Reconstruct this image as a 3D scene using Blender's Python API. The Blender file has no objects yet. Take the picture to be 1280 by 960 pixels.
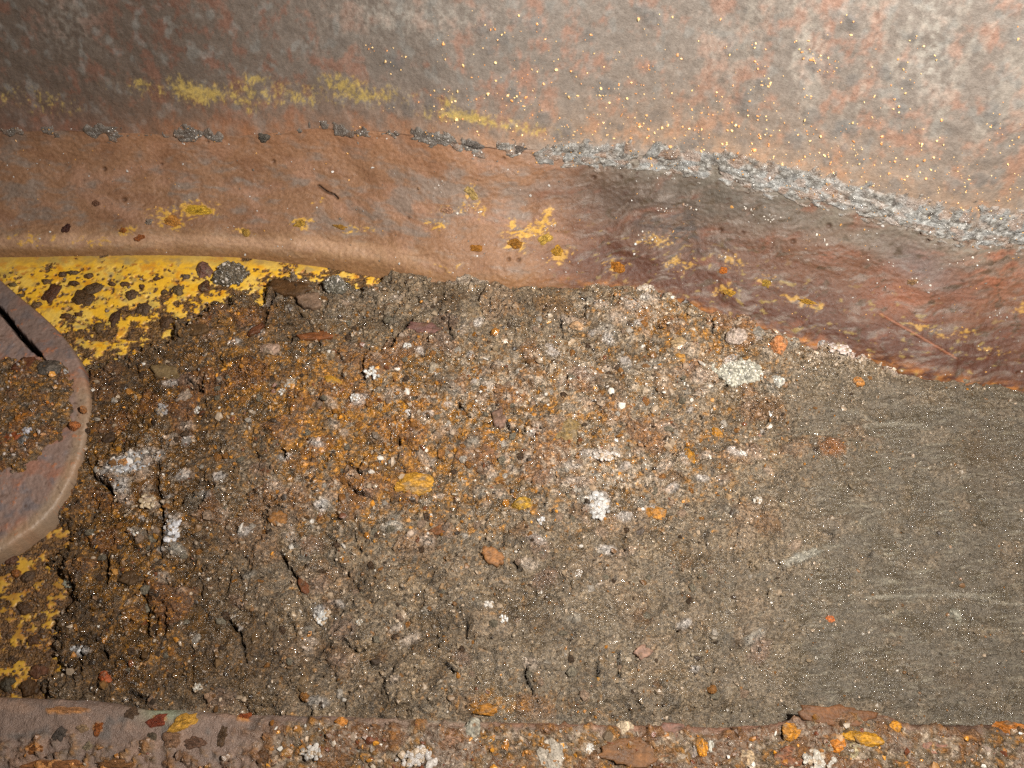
import bpy, math, random
import numpy as np

random.seed(7)
RNG = np.random.default_rng(11)
S = bpy.context.scene
COL = S.collection
PX = 0.0005            # one photo pixel is about half a millimetre on the floor

# ------------------------------------------------------------------ camera
TILT = math.radians(30)
LENS = 35.0
FPX = 1280 * LENS / 36.0
DIST = FPX * PX
RIGHT = np.array([1.0, 0, 0])
FWD = np.array([0, math.sin(TILT), -math.cos(TILT)])
UP = np.array([0, math.cos(TILT), math.sin(TILT)])
CAM = -FWD * DIST
cd = bpy.data.cameras.new('camera'); cam = bpy.data.objects.new('camera', cd); COL.objects.link(cam)
cam.location = CAM; cam.rotation_euler = (TILT, 0, 0)
cd.lens = LENS; cd.sensor_width = 36; cd.clip_start = 0.01; cd.clip_end = 20
S.camera = cam

# ------------------------------------------------------------------ light (camera flash, dim inside of the vessel)
w = bpy.data.worlds.new('World'); S.world = w; w.use_nodes = True
w.node_tree.nodes['Background'].inputs[0].default_value = (0.62, 0.56, 0.52, 1)
w.node_tree.nodes['Background'].inputs[1].default_value = 0.10
ld = bpy.data.lights.new('flash', 'AREA'); ld.shape = 'RECTANGLE'; ld.size = 0.03; ld.size_y = 0.02
ld.energy = 5.6; ld.spread = math.radians(130); ld.color = (1.0, 0.945, 0.86)
fl = bpy.data.objects.new('flash', ld); COL.objects.link(fl)
FLP = CAM + RIGHT * 0.17 + UP * 0.10
fl.location = FLP
from mathutils import Vector
aim = Vector((0.10, 0.06, 0.0)) - Vector(FLP)
fl.rotation_euler = aim.to_track_quat('-Z', 'Y').to_euler()
S.view_settings.view_transform = 'Standard'; S.view_settings.look = 'None'
S.view_settings.exposure = 0.0; S.view_settings.gamma = 1.0
S.render.engine = 'CYCLES'
S.cycles.max_bounces = 4; S.cycles.diffuse_bounces = 2; S.cycles.glossy_bounces = 2
S.cycles.use_denoising = False
S.cycles.caustics_reflective = False

# ------------------------------------------------------------------ maths helpers
def proj(P):
    X = P - CAM
    zf = np.maximum(X @ FWD, 0.02)
    return 640 + FPX * (X @ RIGHT) / zf, 480 - FPX * (X @ UP) / zf

def unproj(u, v, z=0.0):
    u = np.asarray(u, float); v = np.asarray(v, float)
    d = FWD + ((u - 640) / FPX)[..., None] * RIGHT + ((480 - v) / FPX)[..., None] * UP
    t = (z - CAM[2]) / d[..., 2]
    return CAM + d * t[..., None]

_perm = RNG.permutation(4096).astype(np.int32)
_ga = RNG.random(4096).astype(np.float32) * 2 * np.pi
_gx, _gy = np.cos(_ga), np.sin(_ga)
_r1 = RNG.random(4096).astype(np.float32); _r2 = RNG.random(4096).astype(np.float32); _r3 = RNG.random(4096).astype(np.float32)

def _h(ix, iy, s):
    return _perm[(_perm[(_perm[(ix + s * 37) & 4095] + iy) & 4095] + s * 101) & 4095]

def gn(x, y, s=0):
    x = np.asarray(x, np.float32) + s * 3.17; y = np.asarray(y, np.float32) - s * 1.73
    ix = np.floor(x).astype(np.int32); iy = np.floor(y).astype(np.int32)
    fx = x - ix; fy = y - iy
    ux = fx * fx * fx * (fx * (fx * 6 - 15) + 10); uy = fy * fy * fy * (fy * (fy * 6 - 15) + 10)
    def g(dx, dy):
        k = _h(ix + dx, iy + dy, s)
        return _gx[k] * (fx - dx) + _gy[k] * (fy - dy)
    a = g(0, 0); b = g(1, 0); c = g(0, 1); d = g(1, 1)
    return ((a + (b - a) * ux) * (1 - uy) + (c + (d - c) * ux) * uy) * 1.5

def fbm(x, y, s=0, o=4, gain=0.5):
    t = 0; a = 1.0; tot = 0
    for k in range(o):
        t = t + gn(x, y, s + k * 5) * a; tot += a
        a *= gain; x = x * 2.03; y = y * 2.03
    return t / tot * 1.25

def wor(x, y, s=0):
    x = np.asarray(x, np.float32); y = np.asarray(y, np.float32)
    ix = np.floor(x).astype(np.int32); iy = np.floor(y).astype(np.int32)
    f1 = np.full(x.shape, 9.0, np.float32); f2 = f1.copy(); idd = np.zeros(x.shape, np.float32)
    for dx in (-1, 0, 1):
        for dy in (-1, 0, 1):
            k = _h(ix + dx, iy + dy, s)
            d = np.hypot(ix + dx + _r1[k] - x, iy + dy + _r2[k] - y)
            cl = d < f1
            f2 = np.where(cl, f1, np.minimum(f2, d)); f1 = np.where(cl, d, f1); idd = np.where(cl, _r3[k], idd)
    return f1, f2, idd

def ss(a, b, x):
    t = np.clip((x - a) / (b - a), 0, 1); return t * t * (3 - 2 * t)

def seg_dist(u, v, pts):
    """distance in px to a polyline, and position along it 0..1"""
    best = np.full(u.shape, 1e9, np.float32); al = np.zeros(u.shape, np.float32); n = len(pts) - 1
    for k in range(n):
        (x0, y0), (x1, y1) = pts[k], pts[k + 1]
        dx, dy = x1 - x0, y1 - y0
        t = np.clip(((u - x0) * dx + (v - y0) * dy) / (dx * dx + dy * dy + 1e-9), 0, 1)
        d = np.hypot(u - x0 - t * dx, v - y0 - t * dy)
        c = d < best; best = np.where(c, d, best); al = np.where(c, (k + t) / n, al)
    return best, al

def sdpoly(u, v, pts):
    """signed distance in px, positive inside"""
    ins = np.zeros(u.shape, bool); P = list(pts) + [pts[0]]
    d, _ = seg_dist(u, v, P)
    for k in range(len(pts)):
        (x0, y0), (x1, y1) = P[k], P[k + 1]
        if y0 == y1: continue
        c = ((y0 > v) != (y1 > v)) & (u < (x1 - x0) * (v - y0) / (y1 - y0) + x0)
        ins ^= c
    return np.where(ins, d, -d)

def blob(u, v, cu, cv, ru, rv, ang=0.0):
    c, s = math.cos(math.radians(ang)), math.sin(math.radians(ang))
    x = (u - cu) * c + (v - cv) * s; y = -(u - cu) * s + (v - cv) * c
    return np.exp(-((x / ru) ** 2 + (y / rv) ** 2))

KALB = 0.74
def C(r, g, b):
    a = np.array([r, g, b], np.float32) / 255
    return (np.where(a <= 0.04045, a / 12.92, ((a + 0.055) / 1.055) ** 2.4) * KALB).astype(np.float32)

def mix(col, c, m):
    return col + (c - col) * np.clip(m, 0, 1)[..., None]

# ------------------------------------------------------------------ mesh helpers
def grid_mesh(name, P, colr, keep=None, smooth=True, fine=None):
    ny, nx = P.shape[:2]
    idx = np.arange(ny * nx).reshape(ny, nx)
    q = np.stack([idx[:-1, :-1], idx[:-1, 1:], idx[1:, 1:], idx[1:, :-1]], -1).reshape(-1, 4)
    if keep is not None:
        k = (keep[:-1, :-1] | keep[:-1, 1:] | keep[1:, 1:] | keep[1:, :-1]).reshape(-1)
        q = q[k]
        used = np.zeros(ny * nx, bool); used[q.ravel()] = True
        rm = np.cumsum(used) - 1
        q = rm[q]; V = P.reshape(-1, 3)[used]; cc = colr.reshape(-1, 4)[used]
        if fine is not None: fine = fine.reshape(-1)[used]
    else:
        V = P.reshape(-1, 3); cc = colr.reshape(-1, 4)
    return raw_mesh(name, V, q, cc, smooth, fine)

def raw_mesh(name, V, F, cc=None, smooth=True, fine=None):
    me = bpy.data.meshes.new(name)
    n = len(V); m, k = F.shape
    me.vertices.add(n); me.vertices.foreach_set('co', np.ascontiguousarray(V, np.float32).ravel())
    me.loops.add(m * k); me.loops.foreach_set('vertex_index', np.ascontiguousarray(F, np.int32).ravel())
    me.polygons.add(m); me.polygons.foreach_set('loop_start', np.arange(0, m * k, k, dtype=np.int32))
    me.update(calc_edges=True)
    me.polygons.foreach_set('use_smooth', np.full(m, smooth, bool))
    if cc is not None:
        at = me.color_attributes.new('tint', 'FLOAT_COLOR', 'POINT')
        at.data.foreach_set('color', np.ascontiguousarray(cc, np.float32).ravel())
    if fine is not None:
        fa = me.attributes.new('fine', 'FLOAT', 'POINT'); fa.data.foreach_set('value', np.ascontiguousarray(fine, np.float32).ravel())
    me.validate(); me.update()
    return me

def link(name, me, m, parent=None, label=None, cat=None, group=None, kind=None):
    o = bpy.data.objects.new(name, me); COL.objects.link(o)
    if m is not None:
        if me.materials: me.materials[0] = m
        else: me.materials.append(m)
    if parent is not None: o.parent = parent
    if label: o['label'] = label
    if cat: o['category'] = cat
    if group: o['group'] = group
    if kind: o['kind'] = kind
    return o

# ------------------------------------------------------------------ materials
def material(name, bumps, vary=0.25, vscale=900, rough_add=0.0, spec=0.5, base=None, metallic=0.0, rnoise=0.15, cells=(), fine=False, glint=0.0, unit=False):
    m = bpy.data.materials.new(name); m.use_nodes = True
    nt = m.node_tree; N = nt.nodes; L = nt.links
    b = N['Principled BSDF']; b.inputs['Specular IOR Level'].default_value = spec
    b.inputs['Metallic'].default_value = metallic
    tc = N.new('ShaderNodeTexCoord'); vec = tc.outputs['Object']
    if unit:
        vs = N.new('ShaderNodeVectorMath'); vs.operation = 'SCALE'; vs.inputs['Scale'].default_value = .005; L.new(vec, vs.inputs[0]); vec = vs.outputs[0]
    def noise(scale, det=3, rough=0.6):
        n = N.new('ShaderNodeTexNoise'); n.inputs['Scale'].default_value = scale
        n.inputs['Detail'].default_value = det; n.inputs['Roughness'].default_value = rough
        L.new(vec, n.inputs['Vector']); return n
    if base is None:
        at = N.new('ShaderNodeAttribute'); at.attribute_name = 'tint'
        colout, ra = at.outputs['Color'], at.outputs['Alpha']
    else:
        rgb = N.new('ShaderNodeRGB'); rgb.outputs[0].default_value = (*base[:3], 1)
        va = N.new('ShaderNodeValue'); va.outputs[0].default_value = base[3]
        colout, ra = rgb.outputs[0], va.outputs[0]
    n1 = noise(vscale, 4, 0.7)
    mr = N.new('ShaderNodeMapRange'); mr.inputs[1].default_value = 0.25; mr.inputs[2].default_value = 0.75
    mr.inputs[3].default_value = 1 - vary; mr.inputs[4].default_value = 1 + vary
    L.new(n1.outputs[0], mr.inputs[0])
    mul = N.new('ShaderNodeVectorMath'); mul.operation = 'SCALE'
    L.new(colout, mul.inputs[0]); L.new(mr.outputs[0], mul.inputs['Scale'])
    fa = None
    if fine:
        fa = N.new('ShaderNodeAttribute'); fa.attribute_name = 'fine'
    cellh = []
    for (sc, amp, dist) in cells:
        vo = N.new('ShaderNodeTexVoronoi'); vo.inputs['Scale'].default_value = sc
        L.new(vec, vo.inputs['Vector'])
        sep = N.new('ShaderNodeSeparateColor'); L.new(vo.outputs['Color'], sep.inputs[0])
        m2 = N.new('ShaderNodeMapRange'); m2.inputs[3].default_value = 1 - amp; m2.inputs[4].default_value = 1 + amp * 1.15
        L.new(sep.outputs[0], m2.inputs[0])
        k2 = m2.outputs[0]
        if fa:
            mx = N.new('ShaderNodeMix'); L.new(fa.outputs['Fac'], mx.inputs[0]); mx.inputs[2].default_value = 1.0
            L.new(k2, mx.inputs[3]); k2 = mx.outputs[0]
        mu = N.new('ShaderNodeVectorMath'); mu.operation = 'SCALE'; L.new(mul.outputs[0], mu.inputs[0]); L.new(k2, mu.inputs['Scale']); mul = mu
        cellh.append((vo, dist))
    L.new(mul.outputs[0], b.inputs['Base Color'])
    n2 = noise(vscale * 0.6, 2)
    r = N.new('ShaderNodeMath'); r.operation = 'MULTIPLY_ADD'; r.inputs[1].default_value = rnoise * 2
    L.new(n2.outputs[0], r.inputs[0])
    a = N.new('ShaderNodeMath'); a.operation = 'ADD'; a.inputs[1].default_value = rough_add - rnoise
    L.new(ra, a.inputs[0]); L.new(a.outputs[0], r.inputs[2]); r.use_clamp = True
    L.new(r.outputs[0], b.inputs['Roughness'])
    if glint and cellh:
        sp = N.new('ShaderNodeSeparateColor'); L.new(cellh[0][0].outputs['Color'], sp.inputs[0])
        gm = N.new('ShaderNodeMapRange'); gm.inputs[1].default_value = .80; gm.inputs[2].default_value = .9; gm.inputs[3].default_value = 0; gm.inputs[4].default_value = glint
        L.new(sp.outputs[1], gm.inputs[0])
        gs = N.new('ShaderNodeMath'); gs.operation = 'SUBTRACT'; gs.use_clamp = True; L.new(r.outputs[0], gs.inputs[0]); L.new(gm.outputs[0], gs.inputs[1])
        gx_ = N.new('ShaderNodeMath'); gx_.operation = 'MAXIMUM'; gx_.inputs[1].default_value = .12; L.new(gs.outputs[0], gx_.inputs[0])
        L.new(gx_.outputs[0], b.inputs['Roughness'])
    prev = None
    for (vo, dist) in cellh:
        bp = N.new('ShaderNodeBump'); bp.inputs['Distance'].default_value = dist; bp.inputs['Strength'].default_value = 0.9; bp.invert = True
        if fa:
            st = N.new('ShaderNodeMath'); st.operation = 'MULTIPLY'; st.inputs[1].default_value = .9; L.new(fa.outputs['Fac'], st.inputs[0]); L.new(st.outputs[0], bp.inputs['Strength'])
        L.new(vo.outputs['Distance'], bp.inputs['Height'])
        if prev is not None: L.new(prev.outputs[0], bp.inputs['Normal'])
        prev = bp
    for (scale, dist, strength) in bumps:
        n = noise(scale, 4, 0.65)
        bp = N.new('ShaderNodeBump'); bp.inputs['Distance'].default_value = dist; bp.inputs['Strength'].default_value = strength
        L.new(n.outputs[0], bp.inputs['Height'])
        if prev is not None: L.new(prev.outputs[0], bp.inputs['Normal'])
        prev = bp
    if prev is not None: L.new(prev.outputs[0], b.inputs['Normal'])
    return m

M_wall = material('rusty_steel_wall', [(260, 0.0009, 0.6), (1200, 0.0004, 0.6)], 0.16, 700)
M_band = material('rusty_band', [(260, 0.0006, 0.5), (1100, 0.00045, 0.7)], 0.26, 700, spec=.28)
M_weld = material('weld_crust', [(500, 0.0008, 0.8), (1500, 0.0006, 0.8)], 0.3, 900, cells=((900, .2, .0004),), glint=.25)
M_floor = material('yellow_paint', [(220, 0.0006, 0.5), (1200, 0.0003, 0.5)], 0.1, 600, cells=((620, .45, .0012), (1250, .35, .0006)), fine=True, glint=.2)
M_bed = material('wet_grit', [(500, 0.0020, 0.9), (1500, 0.0010, 0.9)], 0.45, 1100, cells=((620, .42, .0012), (1250, .38, .0006)), fine=True, glint=.2, spec=.7)
M_grain = material('grit_grain', [(1200, 0.0006, 0.6)], 0.3, 1200, rnoise=0.06, spec=.8)
M_plate = material('plate_steel', [(350, 0.0006, 0.6), (1500, 0.0003, 0.6)], 0.16, 700)
M_ledge = material('ledge_steel', [(350, 0.0012, 0.8), (1400, 0.0006, 0.8)], 0.25, 800, cells=((800, .3, .0007),), fine=True, glint=.2)
M_stone = material('stone', [(400, 0.0010, 0.8), (1300, 0.0006, 0.9)], 0.4, 700, cells=((900, .28, .0004),), spec=.4, rough_add=.1)
M_pebble = material('pebble_stone', [(400, 0.0016, 0.9), (1300, 0.0007, 0.9)], 0.4, 800, cells=((900, .25, .0004),), unit=True, spec=.4, rough_add=.05)
M_flake = material('flake', [(300, 0.0007, 0.7), (1300, 0.0004, 0.7)], 0.3, 420, cells=((800, .18, .0003),), spec=.3, rough_add=.15)

# ------------------------------------------------------------------ outlines read off the place
CURVE1 = np.array([(-500, 350), (-100, 325), (0, 322), (100, 320), (200, 319), (300, 322), (400, 328), (480, 340), (560, 350), (640, 352), (700, 351),
                   (760, 355), (850, 375), (910, 398), (1000, 424), (1080, 447), (1150, 465), (1210, 478), (1280, 488), (1400, 505), (1800, 560)], float)
CURVE2 = np.array([(-500, 200), (-100, 172), (0, 165), (80, 163), (150, 166), (300, 170), (400, 160), (480, 164), (560, 176), (620, 186), (700, 188),
                   (780, 192), (850, 198), (900, 206), (960, 222), (1020, 236), (1080, 250), (1140, 268), (1200, 284), (1280, 288), (1400, 300), (1800, 350)], float)
c1 = lambda u: np.interp(u, CURVE1[:, 0], CURVE1[:, 1])
c2 = lambda u: np.interp(u, CURVE2[:, 0], CURVE2[:, 1])
SEAM_H = lambda u: np.interp(u, [300, 480, 560, 800], [0.0, 0.004, 0.008, 0.010])

def axis(f0, f1, step, e0, e1, n):
    a = np.arange(f0, f1, step)
    t = np.linspace(0, 1, n + 1)[1:] ** 1.6
    return np.concatenate([(f0 + (e0 - f0) * t)[::-1], a, f1 + (e1 - f1) * t])

# columns of the band and wall
XS = axis(-0.365, 0.365, 0.0008, -0.75, 0.75, 24)
def solve_yb(xs):
    lo = np.full(xs.shape, -0.2); hi = np.full(xs.shape, 0.4)
    for _ in range(30):
        mid = (lo + hi) / 2
        uu, _v = proj(np.stack([xs, mid, np.zeros_like(xs)], -1))
        h = SEAM_H(uu)
        uu, vv = proj(np.stack([xs, mid + h / math.tan(math.radians(50)), h], -1))
        up = vv < c1(uu)
        hi = np.where(up, mid, hi); lo = np.where(up, lo, mid)
    k = np.ones(15) / 15
    r = np.convolve(np.pad((lo + hi) / 2, 7, mode='edge'), k, mode='valid')
    return r
YB = solve_yb(XS)
yb_at = lambda x: np.interp(x, XS, YB)

NB, NW = 150, 175
def th_band(tau, x):
    a = np.interp(tau, [0, 0.05, 0.16, 0.30, 0.6, 0.85, 1.0], [68, 62, 36, 34, 42, 52, 60])
    return np.radians(a)
def band_profile(L):
    taus = (np.arange(NB) + 0.5) / NB
    th = th_band(taus, None)
    cy = np.concatenate([[0], np.cumsum(np.cos(th))]) / NB
    cz = np.concatenate([[0], np.cumsum(np.sin(th))]) / NB
    return cy, cz
cy, cz = band_profile(1)
lo = np.full(XS.shape, 0.01); hi = np.full(XS.shape, 0.35)
for _ in range(30):
    mid = (lo + hi) / 2
    uu, vv = proj(np.stack([XS, YB + cy[-1] * mid, cz[-1] * mid], -1))
    up = vv < c2(uu)
    hi = np.where(up, mid, hi); lo = np.where(up, lo, mid)
LB = np.convolve(np.pad((lo + hi) / 2, 10, mode='edge'), np.ones(21) / 21, mode='valid')
BY = YB[None, :] + cy[:, None] * LB[None, :]
BZ = cz[:, None] * LB[None, :]
band0 = np.stack([np.broadcast_to(XS, BY.shape), BY, BZ], -1)
WT = np.concatenate([np.arange(0, 0.205, 0.0012), 0.205 + (np.linspace(0, 1, 12)[1:] ** 1.5) * 0.4])
wth = np.radians(np.interp(WT, [0, 0.015, 0.05, 0.3], [66, 76, 80, 82]))
wy = np.concatenate([[0], np.cumsum(np.cos(wth[:-1]) * np.diff(WT))]); wz = np.concatenate([[0], np.cumsum(np.sin(wth[:-1]) * np.diff(WT))])
wall0 = np.stack([np.broadcast_to(XS, (len(WT), len(XS))), BY[-1][None] + wy[:, None], BZ[-1][None] + wz[:, None]], -1)

def normals(P):
    a = np.gradient(P, axis=1); b = np.gradient(P, axis=0)
    n = np.cross(a, b); n /= np.linalg.norm(n, axis=-1, keepdims=True) + 1e-12
    return np.where((n @ FWD > 0)[..., None] & (np.abs(n @ FWD) > 0.05)[..., None], -n, n)

# ------------------------------------------------------------------ WALL
u, v = proj(wall0)
u = u.astype(np.float32); v = v.astype(np.float32)
X = (wall0[..., 0] / PX).astype(np.float32); T = np.broadcast_to((WT / PX)[:, None], X.shape).astype(np.float32)
dv = c2(u) - v                 # px above the weld
disp = 0.0012 * fbm(X / 90, T / 90, 3) + 0.0005 * fbm(X / 14, T / 18, 9)
big = fbm(X / 110, T / 160, 21, 4)
m1 = fbm(X / 26, T / 34, 22, 4, 0.6); m2 = fbm(X / 7, T / 9, 23, 3, 0.6); m3 = fbm(X / 3, T / 4, 29, 2)
streak = fbm(X / 22, T / 190, 24, 3)
col = np.broadcast_to(C(143, 132, 122), wall0.shape).copy()
leftw = ss(620, 120, u + 60 * big)  # left side darkened: part flash falloff put into the colour, part browner steel
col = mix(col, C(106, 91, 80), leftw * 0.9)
col = mix(col, C(166, 124, 104), ss(0.0, 0.6, m1 + 0.5 * big + 0.25 * m2 + 0.12 * (blob(u, v, 960, 40, 200, 90) + blob(u, v, 640, 90, 250, 60)) ) * (0.75 - 0.4 * leftw))
col = mix(col, C(122, 82, 66), ss(0.15, 0.6, m1 + m2 * 0.5 + 0.3 * blob(u, v, 190, 35, 190, 70, 25)) * ss(700, 250, u) * 0.6)
col = mix(col, C(192, 184, 170), ss(0.05, 0.45, streak + 0.4 * m2) * ss(760, 1000, u) * ss(20, 130, dv) * 0.3)
for (a_, b_, ra, rb, am) in ((1165, 60, 26, 75, 0.7), (1010, 70, 22, 60, 0.35), (895, 60, 22, 45, 0.45), (540, 22, 90, 22, 0.4), (85, 22, 40, 45, 0.3), (470, 18, 60, 25, .35)):
    col = mix(col, C(188, 182, 170), blob(u, v, a_, b_, ra, rb) * am * ss(-0.35, 0.35, m2 + 0.5 * m1))
col = mix(col, C(150, 148, 142), ss(0.2, 0.5, fbm(X / 20, T / 26, 41, 3)) * 0.5)
# warm tan fringe over the weld
tan = np.exp(-np.clip(dv - 8, 0, 999) / (22 + 22 * ss(500, 900, u))) * (0.6 + 0.5 * m1)
col = mix(col, mix(np.broadcast_to(C(164, 112, 76), col.shape), C(190, 148, 110), ss(420, 760, u)), tan * ss(60, 260, u) * 0.95)
col = mix(col, C(150, 92, 66), tan * ss(260, 0, u) * 0.7)
col = mix(col, C(132, 128, 122), ss(26, 4, dv + 10 * m2) * ss(560, 760, u) * .7)
# yellow paint remains
yb_ = np.zeros_like(u)
for (a_, b_, ra, rb, an, am) in ((250, 117, 34, 12, 8, 1.25), (300, 126, 22, 10, 20, .8), (225, 112, 18, 16, 0, .7), (430, 108, 26, 12, 10, 1.0), (375, 122, 24, 9, 20, .8),
                                 (455, 120, 40, 10, 0, .9), (320, 100, 20, 8, 0, .8), (178, 105, 14, 10, 0, .8), (560, 130, 14, 14, 0, .6), (590, 148, 60, 8, 8, 0.95), (650, 160, 50, 7, 6, .7),
                                 (485, 116, 14, 8, 0, .8), (40, 125, 60, 16, 10, .35), (340, 118, 170, 13, 2, .5), (600, 150, 100, 9, 10, .5)):
    yb_ = np.maximum(yb_, blob(u, v, a_, b_, ra, rb, an) * am)
col = mix(col, C(200, 172, 96), ss(0.2, 0.95, yb_ * .85 + 0.6 * m2 + 0.4 * m3 + .35 * fbm(X / 16, T / 30, 26, 3)) * 0.9 * ss(.05, .2, yb_))
# round grey rust spots
spots = []
sr = random.Random(5)
for _ in range(75):
    a_ = 440 + 840 * sr.random() ** 0.8
    b_ = c2(a_) - 14 - 210 * sr.random() ** 1.4
    if b_ > 2: spots.append((a_, b_, 5 + 8 * sr.random() ** 1.5))
spots += [(628, 47, 11), (735, 45, 11), (540, 130, 11), (640, 118, 12), (930, 130, 15), (1015, 145, 14), (992, 175, 15), (1065, 160, 11), (705, 160, 12), (815, 25, 14), (1275, 45, 17), (1145, 45, 11), (950, 105, 11)]
for (a_, b_, r_) in spots:
    d = np.hypot(u - a_, (v - b_) * 1.05) + 3 * m2
    near = np.abs(u - a_) < 40
    k = ss(r_ * 1.15, r_ * 0.55, d) * near
    col = mix(col, C(120, 116, 112), k * 0.5)
    disp = disp + k * 0.0003
col = mix(col, C(96, 88, 82), ss(0.3, 0.7, -m1 + m3 * 0.7) * 0.35)
col *= (.92 * (1 + 0.24 * m3 + 0.14 * m2))[..., None] * np.array([.98, 1, 1.04], np.float32)
rough = 0.58 + 0.1 * m1
wallP = wall0 + normals(wall0) * disp[..., None]
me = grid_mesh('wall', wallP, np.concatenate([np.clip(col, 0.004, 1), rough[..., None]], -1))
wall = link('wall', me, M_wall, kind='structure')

# ------------------------------------------------------------------ BAND (curved knuckle plate between floor and wall)
u, v = proj(band0); u = u.astype(np.float32); v = v.astype(np.float32)
X = (band0[..., 0] / PX).astype(np.float32)
T = (np.linspace(0, 1, NB + 1)[:, None] * LB[None] / PX).astype(np.float32)
tau = np.broadcast_to(np.linspace(0, 1, NB + 1)[:, None], X.shape)
f = (v - c2(u)) / (c1(u) - c2(u))   # 0 at the weld, 1 at the floor
wx = X + 8 * fbm(X / 50, T / 50, 60); wt = T + 8 * fbm(X / 50, T / 50, 61)
sl = wt - 0.35 * wx * ss(600, 900, u)  # lines follow the slope on the right
m1 = fbm(wx / 60, sl / 26, 31, 4); m2 = fbm(wx / 16, sl / 8, 32, 4, 0.6); m3 = fbm(wx / 5, wt / 3.5, 33, 2); m4 = fbm(wx / 34, sl / 10, 34, 4)
F1, F2, ID = wor(wx / 46, sl / 22, 35)
plates = ss(0.0, 0.12, F2 - F1)
disp = 0.0020 * fbm(wx / 80, wt / 60, 36, 2) + 0.00030 * fbm(wx / 26, sl / 12, 37, 3, 0.5) + 0.0006 * (ID - 0.5) * plates + 0.00022 * m3
disp *= ss(0, 0.10, tau) * 0.9 + 0.1
rightw = ss(640, 780, u + 40 * m1)
disp += 0.00010 * fbm(wx / 30, sl / 5.0, 38, 3) * rightw + .0003 * fbm(X / 6, T / 5, 39, 3)
col = np.broadcast_to(C(142, 106, 80), band0.shape).copy()
col = mix(col, C(130, 94, 70), ss(-0.1, 0.6, m1))
col = mix(col, C(158, 120, 98), ss(0.0, 0.5, fbm(wx / 70, wt / 40, 44)) * 0.7)
col = mix(col, C(128, 114, 104), ss(0.0, 0.6, fbm(wx / 44, wt / 26, 49, 4) * .7 + .5 * m4 + 0.3 * m2 + 0.3 * (blob(u, v, 560, 235, 90, 40) + blob(u, v, 30, 235, 70, 40, 30) + blob(u, v, 250, 180, 60, 40, 45) + blob(u, v, 480, 270, 90, 25) + blob(u, v, 740, 215, 120, 25))) * 0.8 * (1 - 0.4 * rightw))
# rolled lower lip, tan, its highlight and the shade below put into the colour
lip = ss(0.72, 0.88, f) * (1 - rightw) * ss(620, 430, u)
col = mix(col, C(176, 142, 104), lip * 0.5 * (0.7 + 0.9 * m2))
col = mix(col, C(196, 158, 130), ss(0.80, 0.86, f) * ss(0.95, 0.88, f) * (1 - rightw) * 0.5 * ss(600, 400, u))
col = mix(col, C(138, 100, 66), ss(0.90, 0.99, f) * (1 - rightw) * 0.7)
# right: wet maroon rust, with light falloff lower down put into the colour
col = mix(col, C(112, 74, 54), rightw * 0.9)
col = mix(col, C(72, 40, 29), rightw * ss(0.35, 0.85, f + 0.25 * m1) * 0.9)
col = mix(col, C(84, 58, 42), blob(u, v, 1000, 330, 220, 70, 16) * .5)
col = mix(col, C(120, 112, 100), ss(0.42, 0.05, f + 0.2 * m1) * ss(700, 800, u) * 0.9)
col = mix(col, C(96, 88, 78), blob(u, v, 880, 245, 110, 40, 12) * 0.8)
col = mix(col, C(78, 60, 48), blob(u, v, 780, 250, 85, 42, 15) * 0.95)
col = mix(col, C(60, 56, 54), blob(u, v, 850, 285, 75, 34, 20) * 0.9 * ss(-.4, .3, m2))
col = mix(col, C(80, 72, 64), blob(u, v, 930, 250, 110, 30, 15) * 0.8)
col = mix(col, C(156, 98, 72), rightw * (ss(0.15, 0.7, m1 + 0.3 * m2) * 0.3 + 0.5 * blob(u, v, 1245, 340, 50, 40) * ss(-.3, .3, m2) + 0.45 * blob(u, v, 1130, 370, 45, 25)))
col = mix(col, C(112, 98, 88), rightw * ss(0.0, 0.5, m4) * 0.6)
col = mix(col, C(136, 130, 120), ss(.16, .0, f + .1 * m2) * ss(560, 760, u) * .7)
col = mix(col, C(88, 86, 88), blob(u, v, 1150, 330, 60, 25, 30) * 0.5 * rightw)
col = mix(col, C(62, 38, 28), ss(0.25, 0.6, m2 + 0.3 * m3) * rightw * 0.55)
col = mix(col, C(92, 62, 46), ss(0.3, 0.7, m2) * (1 - rightw) * 0.4)
pp = fbm(wx / 20, sl / 11, 47, 4, .6)
col = mix(col, C(70, 56, 40), rightw * ss(.25, .5, pp) * .7)
col = mix(col, C(146, 124, 66), rightw * ss(.38, .55, fbm(wx / 13, sl / 8, 48, 3)) * ss(.45, .7, f) * .6)
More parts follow.
